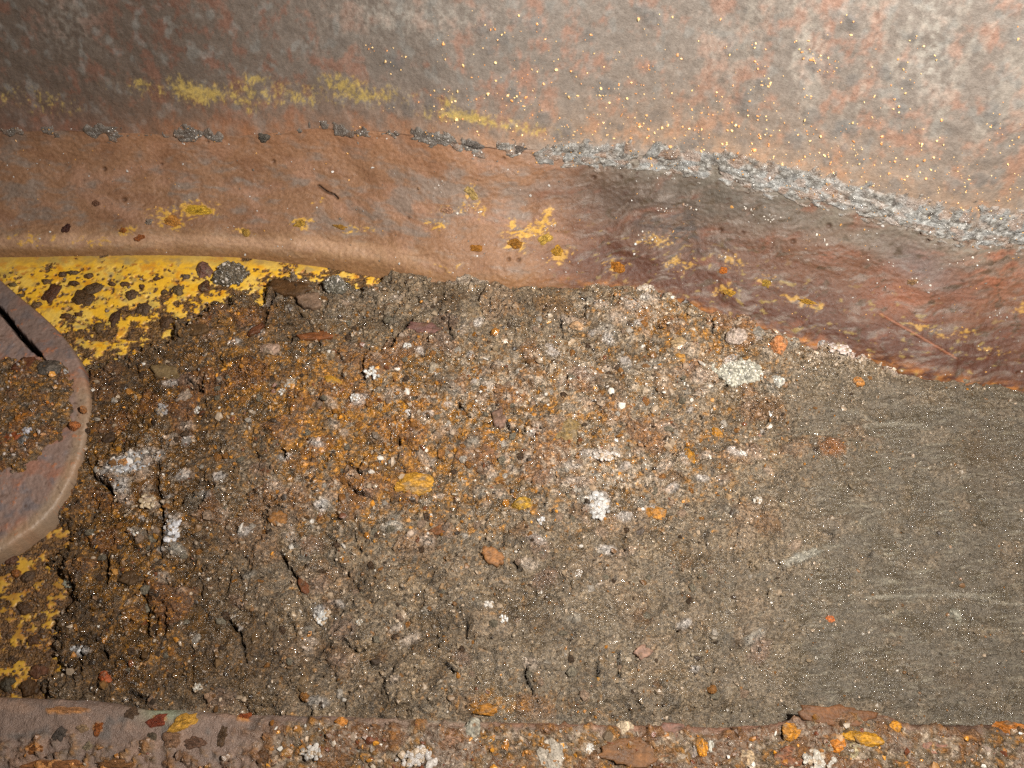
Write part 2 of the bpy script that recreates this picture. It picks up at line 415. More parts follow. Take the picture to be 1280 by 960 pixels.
# rust streaks, ochre stains
och = np.zeros_like(u)
for (a_, b_, ra, rb, an, am) in ((240, 262, 26, 9, 0, 1.2), (210, 275, 22, 9, 20, 1.1), (160, 288, 14, 7, 0, .8), (380, 280, 14, 7, 0, .8), (445, 285, 20, 6, 0, .7), (305, 288, 12, 7, 0, .7),
                                 (645, 300, 14, 14, 0, 1.0), (680, 278, 10, 16, 20, 1.1), (665, 290, 22, 10, 0, 1.0), (700, 320, 16, 10, 0, .9), (770, 333, 14, 8, 0, .9), (640, 285, 6, 12, 0, .8),
                                 (820, 300, 20, 8, 0, .9), (850, 330, 18, 10, 0, .8), (905, 362, 16, 8, 0, .7), (1000, 378, 30, 6, 15, .9), (960, 352, 12, 10, 0, .7), (915, 325, 16, 8, 30, .9),
                                 (1160, 412, 22, 6, 20, .7), (1245, 440, 18, 5, 10, .7), (1205, 417, 14, 7, 0, .7), (1275, 385, 10, 12, 0, .7), (585, 245, 6, 14, 20, .7), (560, 262, 20, 6, 0, .6),
                                 (40, 300, 30, 8, 0, .6), (110, 302, 30, 6, 0, .5), (560, 335, 24, 6, 0, .5), (540, 282, 16, 6, 0, .7), (600, 262, 8, 12, 0, .7), (395, 250, 10, 5, 0, .5)):
    och = np.maximum(och, blob(u, v, a_, b_, ra, rb, an) * am)
om = ss(0.34, 0.72, och * .75 + 0.8 * m2 + 0.5 * m3) * ss(.06, .2, och)
col = mix(col, C(206, 160, 62), om * (0.8 - 0.35 * rightw)); 
# lower edge on the right: orange line where the debris meets the plate
ed = np.exp(-np.abs(f - 1.0) * 40) * rightw
col = mix(col, C(170, 108, 44), ed * (0.4 + 1.3 * m2))
# thin pale scratch
d, al = seg_dist(u, v, [(1100, 392), (1145, 418), (1195, 448)])
col = mix(col, C(150, 92, 62), ss(1.8, 0.4, d + .8 * m3) * 0.7); disp += ss(2.4, .6, d) * 0.0005
col = mix(col, C(150, 106, 76), ss(.30, .02, f + .12 * m2) * (1 - rightw) * ss(80, 200, u) * .45)
col = mix(col, C(112, 84, 66), ss(.2, .0, f) * ss(120, 0, u) * .5)
# a short open crack
d, al = seg_dist(u, v, [(398, 232), (408, 240), (416, 243), (421, 248)])
disp -= ss(2.0, .4, d) * 0.003; col = mix(col, C(40, 30, 24), ss(2, .6, d) * .8)
# shallow pits
pitr = random.Random(9)
for _ in range(26):
    a_ = pitr.uniform(0, 1280); b_ = c2(a_) + (c1(a_) - c2(a_)) * pitr.uniform(0.05, 0.9); r_ = pitr.uniform(1.5, 3.5)
    near = np.abs(u - a_) < 12
    k = ss(r_ * 1.4, r_ * .4, np.hypot(u - a_, v - b_)) * near
    disp -= k * 0.0016; col = mix(col, C(70, 48, 36), k * 0.6)
col *= (1 + 0.14 * m3 + 0.12 * m2)[..., None]
rough = 0.56 + 0.14 * m2 - 0.10 * ss(.1, .4, m4) - .2 * ss(.25, .6, m2 + .4 * m3)
nb = normals(band0)
bandP = band0 + nb * disp[..., None]
bandP[-1] = band0[-1]
band_me = grid_mesh('curved_steel_band', bandP, np.concatenate([np.clip(col, 0.004, 1), np.clip(rough, .2, 1)[..., None]], -1))
band = link('curved_steel_band', band_me, M_band, label='curved rust-brown steel band running left to right between grey wall and grit', cat='steel band')

# ------------------------------------------------------------------ WELD BEAD (part of the band)
NWD = 64
wt_ = np.linspace(-1, 1, NWD)
top = np.concatenate([bandP[-26:], wallP[1:30]], 0)
ntop = normals(top)
kk = np.arange(top.shape[0]) - 25.0
u, v = proj(top); u = u.astype(np.float32); v = v.astype(np.float32)
X = (top[..., 0] / PX).astype(np.float32); K = np.broadcast_to(kk[:, None] * 1.9, X.shape).astype(np.float32)
off = v - c2(u)
wid = np.interp(u, [0, 60, 120, 300, 480, 620, 760, 900, 1100, 1300], [5, 8, 11, 10, 8, 12, 18, 20, 22, 25])
ctr = np.interp(u, [0, 400, 700, 1280], [2, 0, 4, -2]) + 6 * fbm(X / 40, K * 0 + 1, 51, 3)
e = np.abs(off - ctr) / wid + 0.75 * fbm(X / 16, K / 9, 52, 4, .6)
cont = ss(-0.05, 0.25, fbm(X / 34, K / 60, 53, 3) + np.interp(u, [0, 450, 640, 740, 1280], [0.0, -0.08, 0.12, 0.5, 0.7]))
e = e + (1 - cont) * 1.2
hump = np.clip(1 - e, 0, 1) ** 0.6
F1, F2, ID = wor(X / 13, K / 9, 54); G1, G2, GD = wor(X / 5.5, K / 5, 55)
rel = hump * (0.0009 + 0.0011 * fbm(X / 11, K / 7, 56, 4, .6) + 0.0004 * (1 - G1)) * (0.4 + 0.6 * ss(600, 1000, u)) - 0.0012 * ss(.3, 0, hump)
m2 = fbm(X / 9, K / 6, 57, 3)
col = np.broadcast_to(C(118, 114, 108), top.shape).copy()
mw = fbm(X / 5, K / 3.5, 59, 3)
col = mix(col, C(80, 74, 70), ss(0.0, 0.5, m2 + .5 * mw))
col = mix(col, C(186, 184, 180), ss(.0, .55, -m2 * .8 + .9 * mw + 0.2 * ss(700, 1200, u) - .1) * 0.8)
col = mix(col, C(158, 160, 160), ss(600, 800, u) * 0.6 * ss(-.2, .4, fbm(X / 30, K / 20, 58)))
col = mix(col, C(156, 118, 92), ss(0.55, 0.95, ID) * 0.45)
col = mix(col, C(140, 120, 104), ss(.55, .0, hump) * .85)
col = mix(col, C(98, 84, 74), ss(760, 400, u) * .6)
col *= (1 + 0.2 * (GD - 0.5))[..., None]
rough = 0.32 + 0.2 * F1
weldP = top + ntop * (rel + 0.0004)[..., None]
me = grid_mesh('weld_bead', weldP, np.concatenate([np.clip(col, .004, 1), rough[..., None]], -1), keep=hump > 0.03)
link('weld_bead', me, M_weld, parent=band)

# ------------------------------------------------------------------ FLOOR with yellow paint
fx = axis(-0.36, -0.03, 0.00072, -0.75, 0.75, 26)
fy = np.concatenate([-0.9 + np.linspace(0, 1, 12)[:-1] ** 0.7 * 0.67, np.arange(-0.23, -0.085, 0.0008), np.arange(-0.085, -0.01, 0.004), np.arange(-0.01, 0.125, 0.00072), [0.128, 0.135, 0.15, 0.17]])
fl0 = np.stack(np.meshgrid(fx, fy), -1)
fl0 = np.concatenate([fl0, np.zeros(fl0.shape[:2] + (1,))], -1)
u, v = proj(fl0); u = u.astype(np.float32); v = v.astype(np.float32)
X = (fl0[..., 0] / PX).astype(np.float32); Y = (fl0[..., 1] / PX).astype(np.float32)
m1 = fbm(X / 40, Y / 30, 71, 4); m2 = fbm(X / 11, Y / 9, 72, 4, .6); m3 = fbm(X / 4, Y / 4, 73, 2)
lower = ss(600, 700, v)
col = np.broadcast_to(C(242, 188, 54), fl0.shape).copy()
col = mix(col, C(240, 202, 98), ss(-0.1, 0.4, m1) * 0.8)
col = mix(col, C(198, 170, 84), ss(0.15, 0.5, fbm(X / 26, Y / 20, 74)) * 0.75)
col = mix(col, C(216, 140, 30), ss(0.15, 0.5, fbm(X / 20, Y / 16, 75)) * 0.7)
col = mix(col, C(150, 140, 110), ss(0.3, 0.6, fbm(X / 22, Y / 16, 76, 3)) * 0.6)
col = mix(col, C(170, 140, 84), ss(.1, .45, fbm(X / 14, Y / 10, 80, 4, .65)) * .6)
col = mix(col, C(158, 130, 82), ss(14, 2, v - c1(u) + 6 * m2) * 0.55)
col = mix(col, C(186, 144, 58), lower * 0.75)
col = mix(col, C(150, 96, 40), lower * ss(-.1, .4, m1 + .5 * m2) * .6)
# chips and rust through the paint
F1, F2, ID = wor(X / 15, Y / 13, 77)
rr = ss(.66, .98, ID) * 0.55 * (.55 + .6 * ss(40, 90, v - c1(u)))
chip = ss(0.03, -0.05, F1 + 0.5 * m2 + .22 * m3 - rr * 0.62) * ss(14, 36, v - c1(u) + 8 * m1)
G1, G2, GD = wor(X / 6, Y / 6, 78)
chip = np.maximum(chip, ss(0.03, -0.05, G1 + 0.2 * m3 - 0.42 * (GD > 0.84)) * ss(8, 16, v - c1(u)))
big_ = fbm(X / 24, Y / 18, 79, 4, .6) + .3 * m3 * .5 + 0.55 * ss(70, 130, v - c1(u) + (u - 60) * 0.3) * (1 - lower) + 0.56 * lower
chip = np.maximum(chip, ss(0.42, 0.5, big_))
col = mix(col, C(104, 72, 40), chip * 0.95)
col = mix(col, C(70, 50, 36), chip * ss(0, .4, m2 + m3 * .4) * .7)
col = mix(col, C(190, 112, 34), ss(0.05, .3, chip) * ss(.9, .5, chip) * .6)
disp = -0.0007 * chip + 0.0012 * (m2 + .6 * m3) * chip * (1 - lower * .3) + 0.0002 * m1 + 0.0008 * chip * ss(.1, .5, m2)
col *= (1 + 0.1 * m3)[..., None]
rough = 0.42 + 0.2 * chip
P = fl0.copy(); P[..., 2] = disp
me = grid_mesh('floor', P, np.concatenate([np.clip(col, .004, 1), rough[..., None]], -1), fine=ss(.3, .8, chip))
floor = link('floor', me, M_floor, kind='structure')

# ------------------------------------------------------------------ SEDIMENT BED
BEDPOLY = [(476, 250), (474, 344), (440, 352), (415, 346), (396, 350), (380, 340), (352, 336), (334, 352), (322, 374), (300, 352), (282, 366), (262, 372), (246, 392), (222, 398),
           (206, 418), (170, 430), (142, 440), (118, 448), (80, 460), (70, 520), (60, 600), (64, 640), (84, 664), (60, 700), (78, 722), (84, 750), (56, 790), (66, 824), (46, 850), (52, 900), (50, 1300), (2000, 1300), (2000, 250)]
ZORANGE = [(760, 560, 230, 90, 0, .6), (520, 600, 180, 100, 0, .62), (560, 470, 200, 60, 0, .5), (860, 420, 120, 40, 20, .8), (1050, 560, 60, 40, 0, .9), (140, 620, 100, 160, 0, 1.0), (330, 470, 130, 60, 0, .8),
           (190, 780, 50, 80, 0, .8), (680, 880, 80, 20, 0, .7), (600, 880, 60, 20, 0, .6), (1130, 450, 90, 16, 18, 1.0), (280, 400, 60, 30, 0, .8), (420, 560, 120, 80, 0, .8), (960, 400, 60, 20, 20, .9)]
ZDARK = [(150, 560, 130, 120, 0, 1.0), (130, 740, 110, 140, 0, 1.1), (270, 460, 140, 70, 0, .7), (330, 380, 110, 40, 0, .6), (260, 840, 240, 60, 0, .5), (300, 700, 120, 160, 0, .35)]
ZLIGHT = [(620, 520, 330, 150, 0, .15), (740, 600, 130, 50, 0, 1.0), (1040, 440, 110, 22, 18, 1.3), (820, 390, 120, 30, 0, .8), (740, 470, 140, 50, 0, .8), (560, 500, 120, 60, 0, .6), (170, 580, 60, 25, -25, .9), (400, 640, 120, 60, 0, .6), (930, 470, 80, 30, 0, .8), (200, 640, 60, 50, 0, .6), (480, 370, 90, 30, 0, .4)]
def zone(u, v, Z):
    t = np.zeros_like(u)
    for z in Z: t = t + blob(u, v, *z[:5]) * z[5]
    return np.clip(t, 0, 1.2)
CRACKS = [([(528, 392), (512, 400), (504, 412), (494, 424), (490, 440)], 3.4), ([(340, 345), (342, 362), (333, 385), (328, 402)], 3.2), ([(352, 360), (372, 366)], 2.6), ([(120, 576), (118, 596), (140, 612), (149, 632)], 3.4),
          ([(200, 578), (199, 610), (206, 640), (204, 672), (205, 700)], 3.2), ([(133, 690), (134, 730)], 3.8), ([(182, 744), (185, 765), (186, 800)], 3.0), ([(212, 760), (208, 800)], 2.4), ([(126, 810), (136, 824)], 3),
          ([(166, 865), (176, 873), (184, 872)], 4.0), ([(560, 400), (566, 430)], 2), ([(572, 500), (580, 518), (588, 524)], 2.4), ([(632, 530), (640, 548)], 2.6), ([(466, 430), (455, 452), (454, 470)], 2.0),
          ([(498, 548), (500, 558)], 3), ([(432, 575), (448, 590), (452, 597)], 2.4), ([(434, 606), (450, 620), (470, 626)], 3.0), ([(660, 828), (656, 845), (672, 880)], 2.0), ([(772, 815), (775, 848)], 2.4), ([(745, 828), (748, 850)], 2.0),
          ([(584, 775), (584, 800)], 2.4), ([(556, 828), (570, 842)], 2.6), ([(430, 800), (445, 815), (460, 812)], 2.6), ([(888, 390), (891, 420)], 2.2), ([(1020, 668), (1038, 670), (1040, 680)], 2.4), ([(355, 560), (358, 580)], 2.2),
          ([(352, 692), (358, 706), (386, 742)], 2.2), ([(640, 700), (652, 715)], 2.0), ([(1085, 698), (1090, 690)], 2.6), ([(715, 530), (722, 560)], 2.2),
          ([(235, 475), (252, 490), (258, 470)], 2.6), ([(280, 770), (300, 790), (310, 830)], 2), ([(98, 800), (100, 838)], 2.8), ([(700, 395), (704, 420)], 2)]
def bed_height(u, v, X, Y, sd):
    smooth = np.clip(ss(880, 1130, u + 110 * fbm(X / 70, Y / 60, 90, 4, .6)) * ss(430, 520, v) + 0.35 * ss(600, 760, v) * ss(500, 700, u), 0, 1)
    smooth = smooth * (1 - .45 * ss(.0, .35, fbm(X / 45, (Y + .15 * X) / 24, 107, 4, .6)))
    r = 1 - 0.78 * smooth
    wX = X + 5 * fbm(X / 25, Y / 25, 80, 2); wY = Y + 5 * fbm(X / 25, Y / 25, 81, 2)
    A1, A2, AD = wor(wX / 34, wY / 30, 82); B1, B2, BD = wor(wX / 14, wY / 13, 83); D1, D2, DD = wor(wX / 6, wY / 6, 84)
    h = 0.0050 * fbm(X / 150, Y / 150, 85, 3)
    h = h + r * (0.0042 * (AD - 0.4) * ss(0, .16, A2 - A1) + 0.0020 * (1 - A1) + 0.0016 * BD * (1 - B1 * B1) + 0.0008 * DD * (1 - D1) + 0.0016 * fbm(X / 18, Y / 18, 86, 4, .62))
    h = h + smooth * (0.0018 * fbm(X / 90, (Y + X * .12) / 16, 87, 4, .55) + 0.0010 * fbm(X / 30, (Y - X * .1) / 7, 88, 3) + 0.0009 * fbm(X / 16, (Y - X * .12) / 3.2, 93, 3) + 0.0007 * fbm(X / 5, Y / 4, 89, 2))
    # random fine cracks
    for s_, sc, g_ in ((91, 44, .10), (92, 22, .18), (99, 30, .2)):
        n = gn(wX / sc, wY / (sc * 1.5), s_); n2 = gn(wX / 7 , wY / 7, s_ + 3)
        gate = ss(g_, g_ + .15, gn(X / 55, Y / 55, s_ + 7)) * (1 - smooth * .85)
        h = h - 0.0040 * gate * ss(0.05, 0.0, np.abs(n + 0.06 * n2))
    crack = np.zeros_like(u)
    for pts, wd in CRACKS:
        pu = [p[0] for p in pts]; pv = [p[1] for p in pts]
        bx = (u > min(pu) - 12) & (u < max(pu) + 12) & (v > min(pv) - 12) & (v < max(pv) + 12)
        if not bx.any(): continue
        un = u[bx] + 2.2 * gn(X[bx] / 6, Y[bx] / 6, 95); vn = v[bx] + 2.2 * gn(X[bx] / 6, Y[bx] / 6, 96)
        d, al = seg_dist(un, vn, pts)
        ww = wd * 0.75 * (1 - 0.6 * np.abs(al * 2 - 1) ** 2)
        crack[bx] = np.maximum(crack[bx], ss(ww * 1.3, ww * 0.35, d))
    h = h - 0.0070 * crack
    # overall thickness
    e = sd + 16 * fbm(X / 18, Y / 18, 97, 4, .6) + 5 * gn(X / 5, Y / 5, 98)
    thick = -0.004 + 0.0105 * ss(-10, 16, e) + 0.0045 * ss(10, 130, sd)
    # scraps left on the paint beyond the edge
    return h * ss(-20, 20, e) + thick, smooth, crack, AD, BD, DD, e

bx_ = np.concatenate([np.linspace(-0.7, -0.372, 12)[:-1], np.arange(-0.362, 0.362, 0.00078), np.linspace(0.372, 0.7, 12)[1:]])
by_ = np.concatenate([np.linspace(-0.5, -0.25, 8)[:-1], np.arange(-0.235, 0.155, 0.0008)])
bed0 = np.stack(np.meshgrid(bx_, by_), -1)
bed0 = np.concatenate([bed0, np.full(bed0.shape[:2] + (1,), 0.010)], -1)
u, v = proj(bed0); u = u.astype(np.float32); v = v.astype(np.float32)
X = (bed0[..., 0] / PX).astype(np.float32); Y = (bed0[..., 1] / PX).astype(np.float32)
sd = sdpoly(u, v, BEDPOLY).astype(np.float32)
H, SM, CR, AD, BD, DD, E = bed_height(u, v, X, Y, sd)
# the bed thins where it meets the band, and sinks a little behind the ledge
H = H - 0.004 * ss(0.02, -0.005, yb_at(bed0[..., 0]) + 0.010 - bed0[..., 1])
H = H - 0.004 * ss(862, 900, v)
ZO = zone(u, v, ZORANGE); ZD = zone(u, v, ZDARK); ZL = zone(u, v, ZLIGHT)
m1 = fbm(X / 40, Y / 40, 101, 3); m2 = fbm(X / 12, Y / 12, 102, 4, .6); m3 = fbm(X / 4, Y / 4, 103, 2)
BASE = C(128, 112, 92)
def bed_color(u, v, ZO, ZD, ZL, SM, m1, m2, m3, BD, DD, AD):
    col = np.broadcast_to(BASE, u.shape + (3,)).copy()
    col = mix(col, C(152, 130, 102), ss(-.1, .5, m1) * .5)
    col = mix(col, C(92, 74, 52), ss(.4, .1, AD) * .6 * (1 - SM))
    col = mix(col, C(150, 128, 104), ss(.75, .95, AD) * .5)
    col = mix(col, C(84, 58, 26), np.clip(ss(-.45, .25, m2 + 1.1 * ZD - .35) * (.15 + .75 * ZD), 0, .85))
    st = ss(-.05, .55, m2 * .75 + m3 * .45 + .45 * ZO - .18)
    col = mix(col, C(156, 106, 38), st * (.46 + .45 * ZO) * ss(1050, 850, u + .25 * v - 180) * (1 - SM * .9) * (1 - .35 * ZD))
    col = mix(col, C(190, 132, 48), ss(.35, .75, m2 * .5 + m3 * .7 + .35 * ZO - .05) * (.3 + .4 * ZO) * (1 - SM))
    col = mix(col, C(124, 74, 40), ss(.6, .9, AD * .7 + .3 * ZO) * .45 * (1 - SM))
    col = mix(col, C(190, 172, 152), ss(.3, .8, -m2 * .8 + .5 * DD + .4 * ZL + .35 * m3 - .25) * (.2 + .55 * ZL) * (1 - .6 * SM))
    col = mix(col, C(52, 38, 24), ss(.2, .6, -m2 - .4 * m3 - .25 * ZL) * .6 * (1 - SM))
    col = mix(col, C(94, 86, 74), SM * .85)
    col = mix(col, C(84, 74, 58), SM * ss(-.05, .5, m1) * .55)
    col = mix(col, C(150, 142, 124), SM * ss(.15, .6, fbm(u / 40, (v + u * .1) / 4, 104, 3)) * .5)
    col = col * 1.1
    return col * (1 + .22 * m3 + .12 * (DD - .5))[..., None]
col = bed_color(u, v, ZO, ZD, ZL, SM, m1, m2, m3, BD, DD, AD)
# pale drag marks on the right
for pts, wd, am in (([(1080, 532), (1110, 528), (1150, 532)], 3.2, .7), ([(1068, 516), (1095, 528)], 3, .4), ([(935, 500), (960, 496), (990, 495)], 2, .4), ([(1080, 748), (1130, 746), (1180, 745), (1215, 746), (1250, 754), (1280, 758)], 2.6, .75),
                    ([(1060, 660), (1090, 644), (1120, 634)], 2.4, .4), ([(1000, 540), (960, 548), (930, 550)], 2.2, .4), ([(1110, 685), (1135, 675)], 2.2, .35), ([(1200, 600), (1215, 596)], 3, .5), ([(1070, 735), (1095, 725), (1120, 728)], 3, .3)):
    d, al = seg_dist(u, v + 2 * m2, pts)
    k = ss(wd * 1.5, wd * .2, d + 1.6 * m3) * ss(-.5, .25, m2 + .5)
    col = mix(col, C(160, 152, 136), k * am * .75); H = H + k * 0.0009
for (a_, b_, ra, rb, an, am) in ((1218, 565, 14, 26, 0, 1), (1245, 575, 14, 22, 20, .8), (1200, 850, 30, 14, 20, .9), (975, 545, 50, 6, 0, .3), (1235, 610, 40, 10, 10, .4)):
    k = blob(u, v, a_, b_, ra, rb, an); H = H - .0016 * k * am; col = mix(col, C(98, 76, 52), k * .4 * am)
PALE = random.Random(77)
def crusty(a_, b_, ra, rb, an, c_, am=1.0, hh=.0015):
    global col, H
    k = ss(.35, .75, blob(u, v, a_, b_, ra, rb, an) + .35 * m2 + .2 * m3) * (np.abs(u - a_) < ra * 2.2) * (np.abs(v - b_) < rb * 2.6 + ra)
    col = mix(col, c_, k * am * (.75 + .4 * DD)); H = H + k * hh
WHITE = C(205, 202, 200)  # white crust patches, their clustered wet glints put into the colour
for a in ((160, 582, 46, 14, -22, WHITE, .8), (217, 664, 9, 18, 10, WHITE, 1.), (222, 690, 14, 10, 0, C(170, 162, 150), .8), (743, 570, 24, 9, 0, C(190, 178, 168), .8), (715, 585, 16, 8, 0, C(190, 180, 170), .8), (745, 630, 20, 18, 0, C(185, 180, 176), .9),
          (790, 388, 16, 9, 0, C(190, 175, 160), .7), (860, 440, 18, 10, 0, C(185, 165, 145), .7), (1060, 440, 34, 9, 15, C(205, 185, 175), .9), (1120, 458, 30, 8, 18, C(210, 190, 175), .8), (1020, 425, 16, 9, 0, WHITE, .8), (1000, 700, 34, 8, -20, C(165, 162, 150), .7),
          (345, 610, 12, 10, 0, C(190, 170, 150), .7), (405, 635, 12, 10, 0, WHITE, .7), (490, 660, 18, 9, 0, C(180, 175, 165), .7), (403, 768, 12, 10, 0, WHITE, .8), (720, 605, 30, 8, 0, C(180, 160, 145), .6), (940, 800, 22, 10, -30, C(165, 160, 150), .6), (100, 812, 12, 8, 0, WHITE, .7),
          (400, 880, 20, 8, 0, C(160, 155, 150), .6), (580, 350, 30, 7, 0, C(180, 165, 150), .6), (500, 600, 60, 12, 10, C(150, 105, 40), .35), (820, 350, 40, 10, 10, C(150, 110, 60), .5), (690, 380, 30, 14, 0, C(124, 88, 46), .6), (560, 378, 34, 10, 0, C(100, 76, 48), .6),
          (390, 352, 40, 10, 0, C(110, 84, 60), .6), (470, 585, 40, 8, 25, C(165, 120, 50), .5), (1040, 560, 22, 14, 0, C(140, 86, 44), .6), (440, 355, 30, 8, 0, C(104, 96, 84), .6)):
    crusty(*a)
np_ = 0
while np_ < 240:
    a_, b_ = PALE.uniform(140, 1000), PALE.uniform(370, 880)
    if PALE.random() > float(zone(np.array([a_]), np.array([b_]), ZLIGHT)[0]) + .08: continue
    np_ += 1; r_ = PALE.uniform(4, 11)
    crusty(a_, b_, r_ * PALE.uniform(1, 1.7), r_ * .8, PALE.uniform(-40, 40), PALE.choice([C(190, 172, 156), C(176, 150, 128), C(204, 196, 190), C(150, 142, 130)]), .65, .0010)
for _ in range(70):
    a_, b_ = PALE.uniform(120, 960), PALE.uniform(370, 880); r_ = PALE.uniform(6, 18)
    crusty(a_, b_, r_ * 1.4, r_ * .9, PALE.uniform(-60, 60), PALE.choice([C(104, 96, 84), C(116, 84, 54), C(92, 72, 48), C(134, 108, 92)]), .6, .0012)
col = mix(col, C(40, 30, 22), CR * .7)
wet = ss(.0, .5, fbm(X / 60, Y / 60, 105, 3) + .3 * ZL + .25 * ZD)
rough = .44 - .22 * wet + .10 * m2 - .2 * SM * ss(-.1, .3, m1 + fbm(X / 24, Y / 4, 106, 3))
bedP = bed0.copy(); bedP[..., 2] = H
me = grid_mesh('sediment_bed', bedP, np.concatenate([np.clip(col, .004, 1), np.clip(rough, .22, 1)[..., None]], -1), keep=(H > -0.003) & (bed0[..., 1] < yb_at(bed0[..., 0]) + 0.022), fine=1 - .62 * SM)
link('sediment_bed', me, M_bed, label='packed wet grey-brown grit covering the steel floor', cat='grit', kind='stuff')
BX0, BY0 = bx_, by_
def bed_z(x, y):
    j = np.clip(np.searchsorted(BX0, x), 0, len(BX0) - 1); i = np.clip(np.searchsorted(BY0, y), 0, len(BY0) - 1)
    return H[i, j], i, j
def hit_bed(u_, v_):
    z = np.full(np.shape(u_), 0.010)
    for _ in range(8):
        P = unproj(u_, v_, 0.0) ; d = P - CAM
        t = (z - CAM[2]) / d[..., 2]; P = CAM + d * t[..., None]
        zz, i, j = bed_z(P[..., 0], P[..., 1]); z = z * .4 + np.maximum(zz, 0) * .6
    P[..., 2] = z
    return P, i, j

# ------------------------------------------------------------------ grains
ICO_V = []
ph = (1 + 5 ** .5) / 2
for a in (-1, 1):
    for b in (-1, 1):
        ICO_V += [(0, a, b * ph), (a, b * ph, 0), (b * ph, 0, a)]
ICO_V = np.array(ICO_V, float); ICO_V /= np.linalg.norm(ICO_V[0])
def hull(V):
    F = []
    n = len(V); d = np.linalg.norm(V[0] - V[1:], axis=1).min() * 1.05
    for i in range(n):
        for j in range(i + 1, n):
            for k in range(j + 1, n):
                if np.linalg.norm(V[i] - V[j]) < d and np.linalg.norm(V[j] - V[k]) < d and np.linalg.norm(V[i] - V[k]) < d:
                    F.append((i, j, k) if np.dot(np.cross(V[j] - V[i], V[k] - V[i]), V[i]) > 0 else (i, k, j))
    return np.array(F)
ICO_E = min(np.linalg.norm(ICO_V[0] - ICO_V[k]) for k in range(1, 12))
def hull2():
    F = []; d = ICO_E * 1.05
    for i in range(12):
        for j in range(i + 1, 12):
            if np.linalg.norm(ICO_V[i] - ICO_V[j]) > d: continue
            for k in range(j + 1, 12):
                if np.linalg.norm(ICO_V[j] - ICO_V[k]) < d and np.linalg.norm(ICO_V[i] - ICO_V[k]) < d:
                    F.append((i, j, k) if np.dot(np.cross(ICO_V[j] - ICO_V[i], ICO_V[k] - ICO_V[i]), ICO_V[i]) > 0 else (i, k, j))
    return np.array(F)
ICO_F = hull2()

def rotmats(n, rng):
    q = rng.normal(size=(n, 4)); q /= np.linalg.norm(q, axis=1, keepdims=True)
    a, b, c, d = q.T
    return np.stack([np.stack([1 - 2 * (c * c + d * d), 2 * (b * c - a * d), 2 * (b * d + a * c)], -1), np.stack([2 * (b * c + a * d), 1 - 2 * (b * b + d * d), 2 * (c * d - a * b)], -1),
                     np.stack([2 * (b * d - a * c), 2 * (c * d + a * b), 1 - 2 * (b * b + c * c)], -1)], 1)

def grains(name, P, r, cols, rough, mat, rng, **kw):
    n = len(P)
    sc = rng.uniform(.35, 1.25, (n, 1, 3))
    V = ICO_V[None] * (1 + rng.uniform(-.36, .30, (n, 12, 1))) * sc
    V = np.einsum('nij,nkj->nki', rotmats(n, rng), V) * r[:, None, None] + P[:, None, :]
    F = (ICO_F[None] + (np.arange(n) * 12)[:, None, None]).reshape(-1, 3)
    cc = np.concatenate([np.repeat(cols[:, None], 12, 1), np.repeat(rough[:, None, None], 12, 1)], -1).reshape(-1, 4)
    me = raw_mesh(name, V.reshape(-1, 3), F, cc, smooth=False)
    return link(name, me, mat, **kw)

rg = np.random.default_rng(3)
N0 = 60000
gx = rg.uniform(-0.36, 0.36, N0); gy = rg.uniform(-0.23, 0.15, N0)
gz, gi, gj = bed_z(gx, gy)
gu, gv = u[gi, gj], v[gi, gj]
sm_ = SM[gi, gj]
ok = (gy < yb_at(gx) + 0.009) & (gz > 0.0005) & (rg.random(N0) > .55 * sm_) & (CR[gi, gj] < .25)
clg = fbm(gx / PX / 30, gy / PX / 30, 111, 3)
ok &= (rg.random(N0) < .62 + 1.1 * clg + .2 * ZL[gi, gj] + .15 * ZD[gi, gj])
gx, gy, gz, gi, gj, sm_ = gx[ok], gy[ok], gz[ok], gi[ok], gj[ok], sm_[ok]
n = len(gx)
gr = PX * np.clip(rg.lognormal(.45, .45, n), .8, 5.5) * (1 - .4 * sm_)
basec = col[gi, gj]
pick = rg.random(n); zo, zd, zl = ZO[gi, gj], ZD[gi, gj], ZL[gi, gj]
gc = basec * rg.uniform(.7, 1.35, (n, 1))
def put(m, c, j=.2):
    gc[m] = c * rg.uniform(1 - j, 1 + j, (m.sum(), 1))
cl = fbm(gx / PX / 22, gy / PX / 22, 110, 3)
put(pick < .10 * zo * (1 + 2.5 * cl) + .008, C(150, 100, 40), .45)
put((pick > .82) & (pick < .82 + .025 * zo), C(206, 140, 52), .3)
put((pick > .88) & (pick < .94), C(120, 86, 52), .3)
put((pick > .2) & (pick < .2 + .10 + .12 * zl), C(168, 148, 126), .25)
put((pick > .45) & (pick < .45 + (.004 + .14 * zl * np.clip(.3 + 2 * cl, 0, 2)) * (1 - .8 * sm_)), C(214, 206, 196), .12)  # near-white grains: small glints put into the grain colour
put((pick > .6) & (pick < .6 + .08 * (1 - sm_)), C(62, 50, 40), .3)
put((pick > .7) & (pick < .7 + .05 * zo), C(112, 68, 42), .3)
grr = np.where(rg.random(n) < .65, rg.uniform(.06, .25, n), rg.uniform(.3, .55, n))
gP = np.stack([gx, gy, gz + gr * rg.uniform(-.35, .30, n)], -1)
grains('grit_grains', gP, gr, gc, grr, M_grain, rg, label='countless small angular grit grains bedded all over the sediment', cat='grit', kind='stuff')

